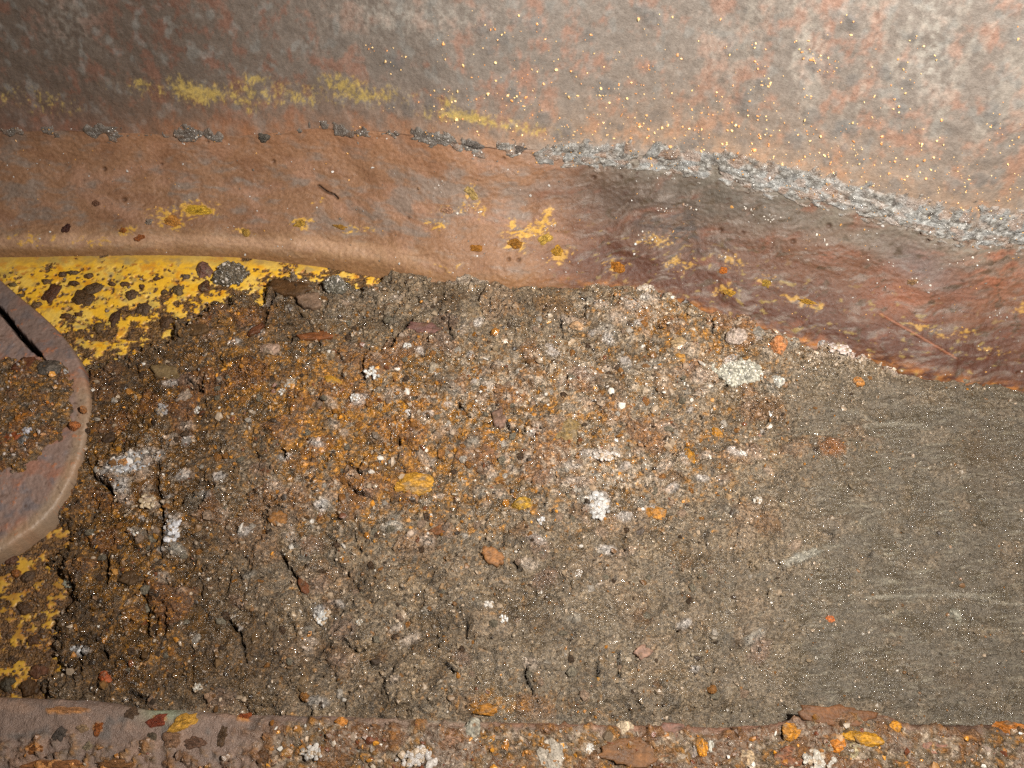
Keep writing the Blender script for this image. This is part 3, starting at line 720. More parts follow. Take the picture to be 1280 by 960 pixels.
# ------------------------------------------------------------------ stones
def icosphere(n):
    V = [tuple(p) for p in ICO_V]; F = [tuple(f) for f in ICO_F]
    for _ in range(n):
        cache = {}; G = []
        def midp(a, b):
            k = (min(a, b), max(a, b))
            if k not in cache:
                p = (np.array(V[a]) + np.array(V[b])); p /= np.linalg.norm(p); V.append(tuple(p)); cache[k] = len(V) - 1
            return cache[k]
        for a, b, c in F:
            ab, bc, ca = midp(a, b), midp(b, c), midp(c, a)
            G += [(a, ab, ca), (b, bc, ab), (c, ca, bc), (ab, bc, ca)]
        F = G
    return np.array(V), np.array(F)
SPH = {k: icosphere(k) for k in (2, 3, 4)}

def rock_verts(lv, seed, planes=16, rough=.05, jag=.0):
    r = np.random.default_rng(seed); D, F = SPH[lv]
    nrm = r.normal(size=(planes, 3)); nrm /= np.linalg.norm(nrm, axis=1, keepdims=True)
    dist = r.uniform(.62, 1.0, planes)
    dots = D @ nrm.T
    rad = np.where(dots > .05, dist / np.maximum(dots, .05), 9).min(1)
    rad = np.minimum(rad, 1.12)
    o = r.uniform(0, 50)
    rad = rad + rough * fbm(D[:, 0] * 3 + o, D[:, 1] * 3 + D[:, 2] * 2, 7, 3) + jag * gn(D[:, 0] * 9 + o, D[:, 1] * 9 + D[:, 2] * 7, 8)
    return D * rad[:, None], F

def rock_mesh(name, seed, c, kind='rock', ra=1.0, rb=1.0):
    r = np.random.default_rng(seed)
    c = np.array(c, np.float32) * (.95 if kind == 'crumbs' else .74)
    if kind == 'lump':
        V, F = rock_verts(4, seed, 30, .10, .0)
        D = V
        w1, w2, wi = wor(D[:, 0] * 7 + 3, D[:, 1] * 7 + D[:, 2] * 5, seed % 50)
        V = V * (1 + .12 * (1 - w1) - .03)[:, None]
        cc = c * (.55 + .9 * wi[:, None]); rough = np.full(len(V), .38)
    elif kind == 'flake':
        k = 30; ang = np.linspace(0, 2 * np.pi, k, endpoint=False)
        o_ = r.uniform(0, 40); cs_, sn_ = np.cos(ang), np.sin(ang)
        rad = .86 + .30 * gn(cs_ * 1.1 + o_, sn_ * 1.1, 3) + .22 * gn(cs_ * 2.6 + o_, sn_ * 2.6, 5) + .12 * gn(cs_ * 7 + o_, sn_ * 7, 6)
        ring = np.stack([cs_ * rad, sn_ * rad], -1); lv = []
        for s_, z_ in ((1.0, -.6), (1.02, .10), (.96, .34), (.7, .40), (.35, .42)):
            q_ = ring * s_
            lv.append(np.concatenate([q_, z_ + .16 * gn(q_[:, :1] * 2.2 + o_, q_[:, 1:] * 2.2, 9) + .05 * gn(q_[:, :1] * 6 + o_, q_[:, 1:] * 6, 9)], -1))
        V = np.concatenate(lv + [np.array([[0, 0, .42]])]); V[:, 2] += .15 * (V[:, 0] ** 2 - .4)
        F = []
        for a in range(4):
            for b in range(k):
                p, q, s2, t2 = a * k + b, a * k + (b + 1) % k, (a + 1) * k + (b + 1) % k, (a + 1) * k + b
                F += [(p, q, s2), (p, s2, t2)]
        for b in range(k): F.append((4 * k + b, 4 * k + (b + 1) % k, 5 * k))
        F = np.array(F)
        nn = fbm(V[:, 0] * 2 + seed, V[:, 1] * 2, 12, 3)
        n2 = fbm(V[:, 0] * 1.5 - seed, V[:, 1] * 1.5, 16, 3)
        cc = (c + (C(88, 66, 44) - c) * np.clip(ss(.05, .5, n2) * .7, 0, 1)[:, None]) * (1 + .6 * nn[:, None]); rough = .42 + .2 * nn
    elif kind == 'crumbs':
        Vs, Fs, cs = [], [], []; base = 0
        mm = math.sqrt(ra * rb)
        for q in range(46):
            V, F = rock_verts(2 if q % 3 else 2, seed * 31 + q, 7, .12, .08)
            rr_ = r.uniform(.08, .27) ** 1.0; a_ = r.uniform(0, 6.28); d_ = r.uniform(0, .85) ** .7
            V = V * rr_ * np.array([mm / ra, mm / rb, 1.1]) + np.array([math.cos(a_) * d_, math.sin(a_) * d_, .10 + .25 * (1 - d_)])
            Vs.append(V); Fs.append(F + base); base += len(V); cs.append(np.repeat(((c if r.random() < .7 else C(170, 146, 118)) * r.uniform(.55, 1.05))[None], len(V), 0))
        V = np.concatenate(Vs); F = np.concatenate(Fs); cc = np.concatenate(cs); rough = np.full(len(V), .3)
    else:
        V, F = rock_verts(3, seed, 13, .12, .07)
        nn = fbm(V[:, 0] * 2.5 + seed, V[:, 1] * 2.5 + V[:, 2] * 1.5, 13, 4, .7)
        n2 = fbm(V[:, 0] * 1.6 - seed, V[:, 1] * 1.6, 16, 3)
        cc = (c + (BASE - c) * np.clip(ss(.1, .5, n2) * .7, 0, 1)[:, None]) * (1 + .9 * nn[:, None]); rough = .36 + .2 * nn
    cc = np.concatenate([np.clip(cc, .004, 1), np.clip(rough, .12, 1)[:, None]], -1)
    return raw_mesh(name, V, F, cc, smooth=(kind in ('lump', 'flake')))

def crust(o, me, c, dens, seed):
    """angular grains stuck all over a lump: one part of it"""
    r = np.random.default_rng(seed); n = len(me.vertices)
    co = np.empty(n * 3, np.float32); me.vertices.foreach_get('co', co); co = co.reshape(-1, 3)
    co = co[co[:, 2] > -.0004]; co = co[r.integers(0, len(co), dens)]
    sc = np.array(o.scale)
    rad = np.clip(r.lognormal(.45, .35, dens), .8, 3.4) * PX
    V = ICO_V[None] * (1 + r.uniform(-.28, .28, (dens, 12, 1))) * r.uniform(.55, 1.25, (dens, 1, 3)) * rad[:, None, None]
    V = np.einsum('nij,nkj->nki', rotmats(dens, r), V) / sc + co[:, None, :]
    F = (ICO_F[None] + (np.arange(dens) * 12)[:, None, None]).reshape(-1, 3)
    cols = np.array(c)[None] * r.uniform(.45, 1.7, (dens, 1)); w_ = r.random(dens); cols[w_ > .93] = C(206, 196, 186)
    cc = np.concatenate([np.repeat(cols[:, None], 12, 1), np.repeat(r.uniform(.15, .5, dens)[:, None, None], 12, 1)], -1).reshape(-1, 4)
    link('grit_crust', raw_mesh('grit_crust', V.reshape(-1, 3), F, np.clip(cc, .004, 1), False), M_grain, parent=o, kind='stuff')

def place(o, P, a, b, h, ang, tilt=0.08, seed=0, bake=True):
    r = random.Random(seed)
    o.location = P
    if bake:
        n = len(o.data.vertices); co = np.empty(n * 3, np.float32); o.data.vertices.foreach_get('co', co)
        co = co.reshape(-1, 3) * np.array([a * PX, b * PX, h * PX], np.float32)
        o.data.vertices.foreach_set('co', co.ravel()); o.data.update()
    else:
        o.scale = (a * PX, b * PX, h * PX)
    o.rotation_euler = (r.uniform(-tilt, tilt), r.uniform(-tilt, tilt), -math.radians(ang))

STONES = [  # name, label, category, u, v, a, b, angle, height, colour, kind
 ('gritty_lump', 'dark round gritty lump sitting on the yellow paint under the band', 'lump', 287, 344, 20, 22, 0, 15, (98, 88, 74), 'lump'),
 ('gritty_lump', 'crumbly grey gritty lump beside the flat grey-brown flake under the band', 'lump', 421, 358, 17, 15, 0, 10, (104, 98, 86), 'lump'),
 ('stone', 'small purple-brown stone touching the left of the dark round lump', 'stone', 256, 338, 11, 14, 0, 9, (128, 88, 74), 'rock'),
 ('stone', 'small dark brown stone just below the purple-brown one', 'stone', 257, 358, 9, 9, 0, 7, (92, 56, 32), 'rock'),
 ('rust_flake', 'long rust flake with an orange patch near the top of the grit', 'flake', 362, 360, 34, 13, 8, 6, (96, 66, 36), 'flake'),
 ('rust_flake', 'smooth flat grey-brown flake right of the orange-patched one', 'flake', 388, 376, 18, 14, 20, 7, (136, 110, 90), 'flake'),
 ('rust_flake', 'flat smooth olive-brown flake lying right of the round steel plate', 'flake', 210, 470, 21, 15, 22, 7, (128, 106, 72), 'flake'),
 ('stone', 'pale pinkish angular stone above left of centre in brown grit', 'stone', 338, 437, 13, 12, 20, 8, (188, 156, 134), 'rock'),
 ('stone', 'bright white crystalline pebble in the upper middle of the grit', 'pebble', 465, 467, 10, 9, 0, 8, (238, 236, 232), 'crumbs'),
 ('stone', 'small white pebble below and left of the bright crystalline one', 'pebble', 443, 497, 6, 6, 0, 5, (226, 222, 218), 'crumbs'),
 ('stone', 'tiny white pebble above the long dark crack in the upper grit', 'pebble', 509, 432, 5, 5, 0, 5, (230, 228, 222), 'crumbs'),
 ('stone', 'white crumb lying just right of the twin orange fragment', 'pebble', 508, 515, 7, 7, 0, 5, (215, 208, 205), 'crumbs'),
 ('stone', 'round pale tan pebble right of the bright white pebble', 'pebble', 541, 462, 8, 10, 0, 7, (172, 156, 134), 'rock'),
 ('cement_lump', 'largest pale grey cement lump in the grit under the band at right', 'lump', 928, 465, 32, 22, 10, 10, (168, 164, 150), 'lump'),
 ('cement_lump', 'small pale grey lump just right of the largest cement lump', 'lump', 972, 476, 8, 8, 0, 6, (172, 168, 158), 'lump'),
 ('stone', 'pinkish white stone above the largest cement lump', 'stone', 920, 419, 13, 12, 30, 9, (202, 182, 168), 'rock'),
 ('stone', 'grey rounded stone beside the pinkish white stone near the band', 'stone', 944, 416, 13, 10, 0, 8, (150, 142, 132), 'rock'),
 ('stone', 'salmon orange stone hugging the foot of the band', 'stone', 973, 432, 12, 14, 10, 9, (196, 128, 76), 'rock'),
 ('stone', 'orange round pebble in the pale strip below the band at right', 'pebble', 1073, 476, 8, 7, 0, 6, (206, 140, 70), 'rock'),
 ('stone', 'elongated yellow-orange stone with a pale end near the middle', 'stone', 514, 605, 26, 13, -5, 8, (206, 150, 48), 'rock'),
 ('stone', 'flat round ochre disc-like stone in the middle of the grit', 'stone', 709, 539, 17, 17, 0, 7, (142, 116, 70), 'rock'),
 ('stone', 'small ochre yellow stone left of the white cluster', 'stone', 652, 630, 11, 8, -20, 6, (190, 146, 50), 'rock'),
 ('mineral_cluster', 'round cluster of white mineral crumbs in the middle of the grit', 'mineral cluster', 748, 632, 16, 17, 0, 8, (196, 192, 188), 'crumbs'),
 ('mineral_cluster', 'white mineral crust patch above the round white cluster', 'mineral cluster', 757, 570, 18, 7, 0, 6, (206, 194, 184), 'crumbs'),
 ('mineral_cluster', 'tall white crust patch right of the lower grit cracks at left', 'mineral cluster', 216, 664, 9, 17, 10, 7, (222, 220, 224), 'crumbs'),
 ('mineral_cluster', 'silvery white slanting crust below right of the round steel plate', 'mineral cluster', 172, 580, 30, 9, -22, 6, (196, 196, 200), 'crumbs'),
 ('mineral_cluster', 'white crust crumb in the lower left quarter of the grit', 'mineral cluster', 403, 768, 10, 11, 0, 6, (208, 206, 202), 'crumbs'),
 ('mineral_cluster', 'white star-shaped crumb on the smooth grit below the cement lump', 'mineral cluster', 967, 515, 9, 8, 0, 5, (224, 224, 220), 'crumbs'),
 ('mineral_cluster', 'pinkish white crumbs along the foot of the band at right', 'mineral cluster', 1048, 436, 16, 8, 15, 6, (214, 196, 188), 'crumbs'),
 ('mineral_cluster', 'longer pinkish white crumb strip further right at the foot of the band', 'mineral cluster', 1118, 456, 22, 7, 16, 6, (212, 192, 180), 'crumbs'),
 ('mineral_cluster', 'pale crumbs just below the top edge of the grit right of centre', 'mineral cluster', 808, 362, 12, 9, 0, 6, (200, 184, 168), 'crumbs'),
 ('mineral_cluster', 'white crumb left of the ledge in the bottom left grit', 'mineral cluster', 97, 812, 9, 7, 0, 5, (206, 204, 204), 'crumbs'),
 ('mineral_cluster', 'small silvery crumb cluster touching the yellow patch at lower left', 'mineral cluster', 88, 728, 9, 8, 0, 5, (150, 150, 134), 'crumbs'),
 ('mineral_cluster', 'pale orange-tinged crumb cluster right of the slanting silvery crust', 'mineral cluster', 185, 628, 10, 10, 0, 6, (210, 186, 150), 'crumbs'),
 ('rust_flake', 'smooth orange-brown flake tilted in the grit just left of centre bottom', 'flake', 617, 696, 17, 10, 38, 6, (162, 112, 68), 'flake'),
 ('rust_flake', 'orange triangular flake in the left middle grit', 'flake', 347, 648, 13, 9, 0, 5, (158, 108, 56), 'flake'),
 ('rust_flake', 'narrow dark red-brown flake pointing down below the orange triangular one', 'flake', 380, 732, 5, 14, -25, 4, (116, 66, 34), 'flake'),
 ('rust_flake', 'small brick-brown flake up and left of the tilted orange-brown flake', 'flake', 548, 663, 10, 6, 0, 4, (132, 84, 48), 'flake'),
 ('rust_flake', 'mauve-brown flake in the upper middle grit beside the dark crack', 'flake', 532, 411, 22, 9, 8, 5, (128, 92, 84), 'flake'),
 ('rust_flake', 'upright mauve stone chip in the middle of the grit', 'flake', 624, 524, 9, 15, 0, 6, (138, 108, 92), 'flake'),
 ('rust_flake', 'orange-brown slanting chip just below the upright mauve chip', 'flake', 608, 565, 9, 15, 25, 5, (146, 100, 66), 'flake'),
 ('rust_flake', 'dark chocolate flake near the edge of the round steel plate', 'flake', 136, 549, 9, 7, -20, 5, (72, 54, 40), 'flake'),
 ('rust_flake', 'dark brown flat flake near the bottom of the yellow patch top left', 'flake', 244, 413, 20, 10, 0, 6, (98, 72, 42), 'flake'),
 ('rust_flake', 'long red-brown flake below the flat grey-brown one', 'flake', 395, 421, 26, 7, -6, 5, (134, 80, 42), 'flake'),
 ('rust_flake', 'reddish slanting flake under the rust pocket near the top left', 'flake', 320, 413, 13, 6, -45, 5, (108, 62, 34), 'flake'),
 ('rust_flake', 'brown smooth flake in the lower left dark grit', 'flake', 164, 723, 13, 10, 0, 5, (88, 64, 38), 'flake'),
 ('rust_flake', 'round maroon chip at the bottom end of the lower left yellow patch', 'flake', 48, 840, 11, 8, 0, 5, (104, 66, 44), 'flake'),
 ('rust_flake', 'dark brown chip directly below the round maroon chip', 'flake', 38, 860, 12, 10, 0, 5, (78, 52, 26), 'flake'),
 ('stone', 'orange angular stone at the right middle of the grit', 'stone', 820, 641, 13, 9, -10, 6, (188, 128, 50), 'rock'),
 ('stone', 'amber stone above right of the white crust patch', 'stone', 862, 570, 9, 13, 0, 7, (180, 124, 32), 'rock'),
 ('stone', 'small amber wedge stone left of the smooth grit', 'stone', 896, 542, 7, 9, 0, 6, (198, 136, 40), 'rock'),
 ('stone', 'yellow-orange pebble in the upper middle grit', 'pebble', 761, 440, 7, 5, 0, 5, (214, 150, 50), 'rock'),
 ('stone', 'pale pebble with orange side under the band right of centre', 'pebble', 722, 408, 10, 7, 0, 6, (200, 160, 120), 'rock'),
 ('stone', 'round cream pebble in the upper right of centre grit', 'pebble', 848, 428, 10, 8, 0, 6, (188, 158, 116), 'rock'),
 ('stone', 'orange ring-like pebble below the cream pebble', 'pebble', 851, 447, 8, 7, 0, 6, (194, 138, 56), 'rock'),
 ('stone', 'small yellow chip in the upper left grit', 'pebble', 415, 476, 12, 6, 10, 5, (200, 146, 42), 'rock'),
 ('stone', 'pinkish flat stone in brown grit right of the olive-brown flake', 'stone', 227, 497, 13, 8, -35, 6, (168, 146, 128), 'rock'),
 ('stone', 'pale orange chip on the silvery crust', 'stone', 154, 578, 6, 6, -40, 5, (214, 152, 90), 'rock'),
 ('stone', 'blue-grey crystalline stone above the slanting silvery crust', 'stone', 204, 512, 9, 9, 0, 6, (160, 154, 152), 'crumbs'),
 ('stone', 'clear white pebble right of the olive-brown flake', 'pebble', 246, 512, 6, 7, 0, 5, (218, 214, 208), 'crumbs'),
 ('stone', 'bright white pebble in the upper left grit below the pinkish stone', 'pebble', 352, 490, 5, 5, 0, 5, (236, 234, 230), 'crumbs'),
 ('stone', 'glassy pale pebble above the bright white one in the upper left grit', 'pebble', 361, 478, 8, 8, 0, 5, (186, 176, 164), 'crumbs'),
 ('shell_fragment', 'pale crescent shell-like chip standing in the smooth grit at far right', 'shell fragment', 1195, 771, 7, 9, 0, 7, (164, 160, 144), 'rock'),
 ('stone', 'single small orange pebble on smooth grit above the ledge', 'pebble', 1038, 774, 6, 5, 0, 4, (204, 112, 54), 'rock'),
 ('stone', 'pink flat chip in the lower middle grit', 'stone', 802, 815, 10, 8, 0, 4, (158, 124, 106), 'flake'),
 ('stone', 'bright white pebble in the lower middle grit', 'pebble', 630, 774, 5, 6, 0, 5, (236, 234, 230), 'crumbs'),
 ('stone', 'white oblong pebble up and left of the bright lower one', 'pebble', 611, 756, 8, 5, 10, 5, (216, 208, 198), 'crumbs'),
 ('stone', 'small white pebble right of the white crust in the lower left grit', 'pebble', 449, 778, 4, 4, 0, 4, (226, 224, 214), 'crumbs'),
 ('stone', 'white speck pebble in the right middle grit under the amber wedge', 'pebble', 929, 567, 5, 4, 0, 4, (232, 230, 226), 'crumbs'),
 ('stone', 'white pebble right of the orange angular stone', 'pebble', 948, 626, 6, 5, 0, 5, (222, 214, 204), 'crumbs'),
 ('stone', 'white pebble just below left of the ochre yellow stone', 'pebble', 677, 651, 5, 5, 0, 5, (228, 226, 226), 'crumbs'),
 ('stone', 'pale pebble tucked under the slanted crust near the bottom edge', 'pebble', 247, 859, 6, 5, 0, 4, (206, 198, 184), 'crumbs'),
 ('stone', 'orange-red chip in a hollow above the left ledge', 'stone', 132, 846, 7, 7, 0, 5, (176, 84, 34), 'rock'),
 ('stone', 'yellow-brown stone with grey crumbs just above the ledge right of centre', 'stone', 748, 852, 9, 7, -20, 5, (176, 126, 44), 'rock'),
 ('stone', 'rusty ochre clod on the ledge rim just below the middle', 'stone', 605, 886, 14, 7, 0, 5, (176, 116, 30), 'rock'),
]
for i, (nm, lab, cat, a_, b_, ra, rb, an, hh, c_, kd) in enumerate(STONES):
    P, ii, jj = hit_bed(np.array([a_]), np.array([b_]))
    P = P[0]
    me = rock_mesh(nm, 100 + i, C(*c_), kd, ra, rb)
    o = link(nm, me, (M_grain if kd == 'crumbs' else M_flake if kd == 'flake' else M_stone), label=lab, cat=cat)
    P[2] += .0008 if kd == 'flake' else (-.22 * hh * PX if kd == 'rock' else 0)
    place(o, P, ra, rb, hh, an, .10, i)
    if kd == 'lump': crust(o, me, C(*c_), int(ra * rb * 1.1), i)

# medium pebbles, copied from templates
LMK = [(465, 467, 'the bright white crystalline pebble'), (514, 605, 'the elongated yellow-orange stone'), (709, 539, 'the flat round ochre stone'), (748, 632, 'the round white cluster'), (928, 465, 'the largest cement lump'),
       (617, 696, 'the tilted orange-brown flake'), (347, 648, 'the orange triangular flake'), (216, 664, 'the tall white crust patch'), (172, 580, 'the slanting silvery crust'), (210, 470, 'the smooth olive-brown flake'), (338, 437, 'the pale pinkish angular stone'),
       (532, 411, 'the mauve-brown flake'), (624, 524, 'the upright mauve chip'), (820, 641, 'the orange angular stone'), (862, 570, 'the amber stone'), (722, 408, 'the pale orange-sided pebble'), (802, 815, 'the pink flat chip'), (630, 774, 'the bright lower white pebble'),
       (403, 768, 'the lower left white crust'), (164, 723, 'the smooth dark brown flake'), (380, 732, 'the narrow red-brown flake'), (748, 852, 'the yellow-brown stone over the ledge'), (900, 720, 'the lower edge of the rusty zone'), (560, 850, 'the ledge rim left of middle')]
LMK = LMK[:-2]
CLR = [('rust orange', (160, 108, 52)), ('whitish', (190, 178, 164)), ('pinkish tan', (160, 134, 112)), ('dark brown', (84, 62, 42)), ('grey', (130, 120, 102))]
TPL = {}; seen = set(); rp = random.Random(21); tries = 0
zs = lambda Z, a_, b_: float(zone(np.array([a_]), np.array([b_]), Z)[0])
while len(seen) < 230 and tries < 6000:
    tries += 1
    a_, b_ = rp.uniform(110, 960), rp.uniform(395, 872)
    if sdpoly(np.array([a_]), np.array([b_]), BEDPOLY)[0] < 14: continue
    zo_, zd_, zl_ = zs(ZORANGE, a_, b_), zs(ZDARK, a_, b_), zs(ZLIGHT, a_, b_)
    if rp.random() > .25 + .5 * zo_ + .3 * zl_ + .2 * zd_: continue
    if min(math.hypot(a_ - q[3], b_ - q[4]) - q[5] for q in STONES) < 8: continue
    ci = rp.choices(range(5), [.12 + .3 * zo_, .1 + .35 * zl_, .15 + .2 * zl_, .12 + .35 * zd_, .3])[0]; sh = rp.randrange(5)
    lu_, lv_, lt = min(LMK, key=lambda q: math.hypot(a_ - q[0], b_ - q[1]))
    dd_ = math.hypot(a_ - lu_, b_ - lv_); aa = (math.degrees(math.atan2(b_ - lv_, a_ - lu_)) + 382.5) % 360
    dr = ['right of', 'below right of', 'below', 'below left of', 'left of', 'above left of', 'above', 'above right of'][int(aa // 45)]
    if 145 < dd_: continue
    dw = 'close ' if dd_ < 34 else 'just ' if dd_ < 62 else '' if dd_ < 95 else 'well '
    lab = 'small %s pebble %s%s %s' % (CLR[ci][0], dw, dr, lt)
    if lab in seen: continue
    seen.add(lab)
    key = (ci, sh)
    if key not in TPL:
        V, F = rock_verts(2, 900 + ci * 7 + sh, 12, .10, .08)
        nn = fbm(V[:, 0] * 2.5 + sh, V[:, 1] * 2.5 + V[:, 2], 14, 3)
        cc = np.concatenate([C(*CLR[ci][1]) * .8 * (1 + .9 * nn[:, None]), (.33 + .2 * nn)[:, None]], -1)
        o = TPL[key] = link('pebble', raw_mesh('pebble', V, F, np.clip(cc, .004, 1), False), M_pebble)
    else:
        o = TPL[key].copy(); COL.objects.link(o)
    P, ii, jj = hit_bed(np.array([a_]), np.array([b_])); P[0][2] -= .0005
    r_ = rp.uniform(3.8, 6.5)
    place(o, P[0], r_, r_ * rp.uniform(.65, 1), r_ * .75, rp.uniform(0, 180), .6, tries, bake=False)
    o['label'] = lab; o['category'] = 'pebble'; o['group'] = 'small pebbles bedded in the grit'

# ------------------------------------------------------------------ rust scabs on the yellow paint (pieces of the floor)
def scab_mesh(name, seed, c, lumpy=.1):
    r = np.random.default_rng(seed)
    k, rings = 20, 6
    ang = np.linspace(0, 2 * np.pi, k, endpoint=False)
    rad = 1 + .45 * gn(np.cos(ang) * 1.3 + seed, np.sin(ang) * 1.3, 3) + .2 * gn(np.cos(ang) * 4 + seed, np.sin(ang) * 4, 4)
    V = [np.array([[0, 0, 1.0]])]
    for q in range(1, rings + 1):
        s_ = q / rings
        z_ = (1 - s_ ** 3) * (1 + lumpy * 2 * r.uniform(-1, 1, k)) - (.4 if q == rings else 0)
        V.append(np.stack([np.cos(ang) * rad * s_, np.sin(ang) * rad * s_, z_], -1))
    V = np.concatenate(V); F = [(0, 1 + b, 1 + (b + 1) % k) for b in range(k)]
    for q in range(rings - 1):
        for b in range(k):
            p, q2 = 1 + q * k + b, 1 + q * k + (b + 1) % k
            F += [(p, p + k, q2 + k), (p, q2 + k, q2)]
    F = np.array(F)
    nn = fbm(V[:, 0] * 3 + seed, V[:, 1] * 3, 15, 3)
    cc = np.concatenate([np.clip(C(*c) * .85 * (1 + .7 * nn[:, None]), .004, 1), np.clip(.4 + .25 * nn, .15, 1)[:, None]], -1)
    return raw_mesh(name, V, F, cc, True)
SC = [(64, 366, 8, 17, 22, (84, 48, 26)), (104, 372, 15, 14, -40, (88, 62, 34)), (118, 360, 14, 9, -20, (90, 66, 38)), (78, 343, 6, 5, 0, (92, 66, 40)), (90, 341, 9, 3.5, 0, (98, 76, 50)), (144, 397, 7, 11, 15, (74, 48, 26)),
      (165, 368, 8, 8, 0, (94, 68, 42)), (155, 355, 7, 4, 0, (96, 66, 36)), (111, 345, 6, 5, 0, (104, 76, 40)), (82, 395, 7, 4, 0, (90, 60, 30)), (58, 352, 7, 4, 0, (110, 82, 46)), (92, 354, 7, 4, 0, (84, 58, 34)),
      (180, 385, 10, 9, 0, (88, 66, 46)), (208, 402, 9, 8, 0, (86, 60, 36)), (205, 365, 5, 3.5, -40, (92, 68, 40)), (232, 346, 6, 4, 0, (104, 84, 66)), (222, 362, 8, 8, 0, (104, 84, 52)), (124, 408, 6, 7, 0, (100, 76, 46)), (46, 381, 8, 4, -15, (110, 84, 52)),
      (98, 393, 5, 3, 0, (96, 62, 26)), (25, 370, 5, 3, 0, (100, 80, 50)), (16, 356, 6, 3, 0, (110, 90, 50)), (140, 355, 5, 3, 0, (96, 66, 36)), (177, 358, 4, 3, 0, (90, 60, 36)), (196, 348, 4, 3, 0, (90, 60, 36)),
      (14, 700, 8, 7, 0, (94, 60, 40)), (8, 735, 9, 10, 0, (66, 58, 46)), (30, 760, 10, 6, 20, (86, 60, 36)), (14, 800, 9, 7, 0, (80, 64, 44)), (42, 800, 8, 6, 0, (88, 58, 34)), (25, 830, 8, 8, 0, (72, 56, 40)), (8, 855, 9, 8, 0, (70, 60, 44)), (60, 770, 9, 7, 0, (80, 54, 32)),
      (34, 720, 8, 6, 0, (84, 62, 42)), (8, 770, 6, 5, 0, (84, 62, 42)), (20, 716, 6, 4, 0, (140, 84, 34)), (45, 745, 8, 5, 30, (90, 62, 38))]
for i, (a_, b_, ra, rb, an, c_) in enumerate([q for k, q in enumerate(SC) if q[1] < 600 or k % 2]):
    P = unproj(a_, b_, 0.0005)
    o = link('rust_scab', scab_mesh('rust_scab', 300 + i, c_), M_stone, parent=floor)
    place(o, P, ra, rb, 3.2, an, .02, i)

# ------------------------------------------------------------------ rust blisters on the band and specks on the wall
BZv, BZu = proj(band0)[1], proj(band0)[0]
def hit_grid(G, a_, b_):
    uu, vv = proj(G); k = np.argmin((uu - a_) ** 2 + (vv - b_) ** 2); i, j = np.unravel_index(k, uu.shape); return i, j
bandN = normals(bandP)
wallN = normals(wallP)
def orient(o, nrm, ang):
    q = Vector(nrm).to_track_quat('Z', 'Y').to_euler().to_matrix()
    from mathutils import Matrix
    o.rotation_euler = (q @ Matrix.Rotation(math.radians(ang), 3, 'Z')).to_euler()
BL = [(247, 263, 17, 7, 0, (222, 176, 54)), (215, 276, 16, 7, 0, (206, 140, 60)), (84, 284, 8, 4.5, 0, (84, 44, 34)), (154, 288, 6, 3.5, 0, (176, 104, 36)), (176, 297, 8, 4, 0, (180, 104, 50)), (187, 278, 6, 4, 0, (176, 156, 140)),
      (376, 279, 9, 5, 0, (206, 160, 62)), (308, 290, 7, 5, 0, (204, 160, 74)), (771, 334, 11, 7, 0, (176, 110, 24)), (697, 313, 9, 7, 0, (190, 140, 40)), (645, 304, 9, 6, 0, (166, 110, 28)), (905, 338, 7, 4, 0, (214, 122, 40)), (913, 366, 8, 4, 0, (200, 150, 50)),
      (680, 300, 10, 6, 30, (204, 164, 70)), (1010, 377, 13, 3, 10, (196, 146, 46)), (596, 310, 9, 4, 0, (196, 130, 46)), (120, 254, 6, 4, 0, (140, 96, 70)), (1140, 352, 8, 3, 30, (180, 140, 100)), (560, 262, 9, 4, 0, (196, 150, 120)), (330, 172, 8, 6, 0, (110, 102, 92)),
      (958, 354, 6, 5, 0, (190, 150, 56)), (425, 284, 10, 3, 0, (204, 150, 60)), (590, 242, 6, 10, 30, (196, 164, 100)), (650, 178, 9, 5, 0, (120, 108, 100)), (592, 182, 13, 8, 0, (130, 122, 116)), (545, 128, 0, 0, 0, (0, 0, 0))]
for i, (a_, b_, ra, rb, an, c_) in enumerate(BL[:-1]):
    gi_, gj_ = hit_grid(band0, a_, b_)
    o = link('rust_blister', scab_mesh('rust_blister', 400 + i, c_, .25), M_pebble, parent=band)
    o.location = bandP[gi_, gj_]; orient(o, bandN[gi_, gj_], an); o.scale = (ra * PX, rb * PX * 1.1, 3.0 * PX)

def specks(name, G, Nn, uv, rad, cols, rgh, rng, parent=None, **kw):
    uu, vv = proj(G); ny, nx = uu.shape
    Ps = []
    for a_, b_ in uv:
        j = int(np.argmin(np.abs(uu[ny // 2] - a_))); 
        for _ in range(2):
            i = int(np.argmin(np.abs(vv[:, j] - b_))); j = int(np.argmin(np.abs(uu[i] - a_)))
        Ps.append(G[i, j] + Nn[i, j] * 0.0002)
    return grains(name, np.array(Ps), rad, cols, rgh, M_grain, rng, parent=parent, **kw)
rw = np.random.default_rng(8)
uv = []
for (a_, b_, r_) in spots:
    for _ in range(rw.integers(0, 7)): uv.append((a_ + rw.normal() * r_ * .7, b_ + rw.normal() * r_ * .7))
for _ in range(620):
    a_ = 540 + 740 * rw.random(); b_ = c2(a_) - 10 - abs(rw.normal()) * 62
    uv.append((a_, b_))
uv = [p for p in uv if 0 < p[1] < c2(p[0]) - 6]
n = len(uv)
specks('glint_speck_scatter', wallP, wallN, uv, PX * np.clip(rw.lognormal(.0, .42, n), .5, 2.3), np.where(rw.random((n, 1)) < .6, C(255, 214, 150), C(250, 176, 110)) * rw.uniform(.8, 1.35, (n, 1)), rw.uniform(.2, .4, n), rw, parent=wall, kind='stuff')  # bright gold and orange specks: glints on the steel put into colour
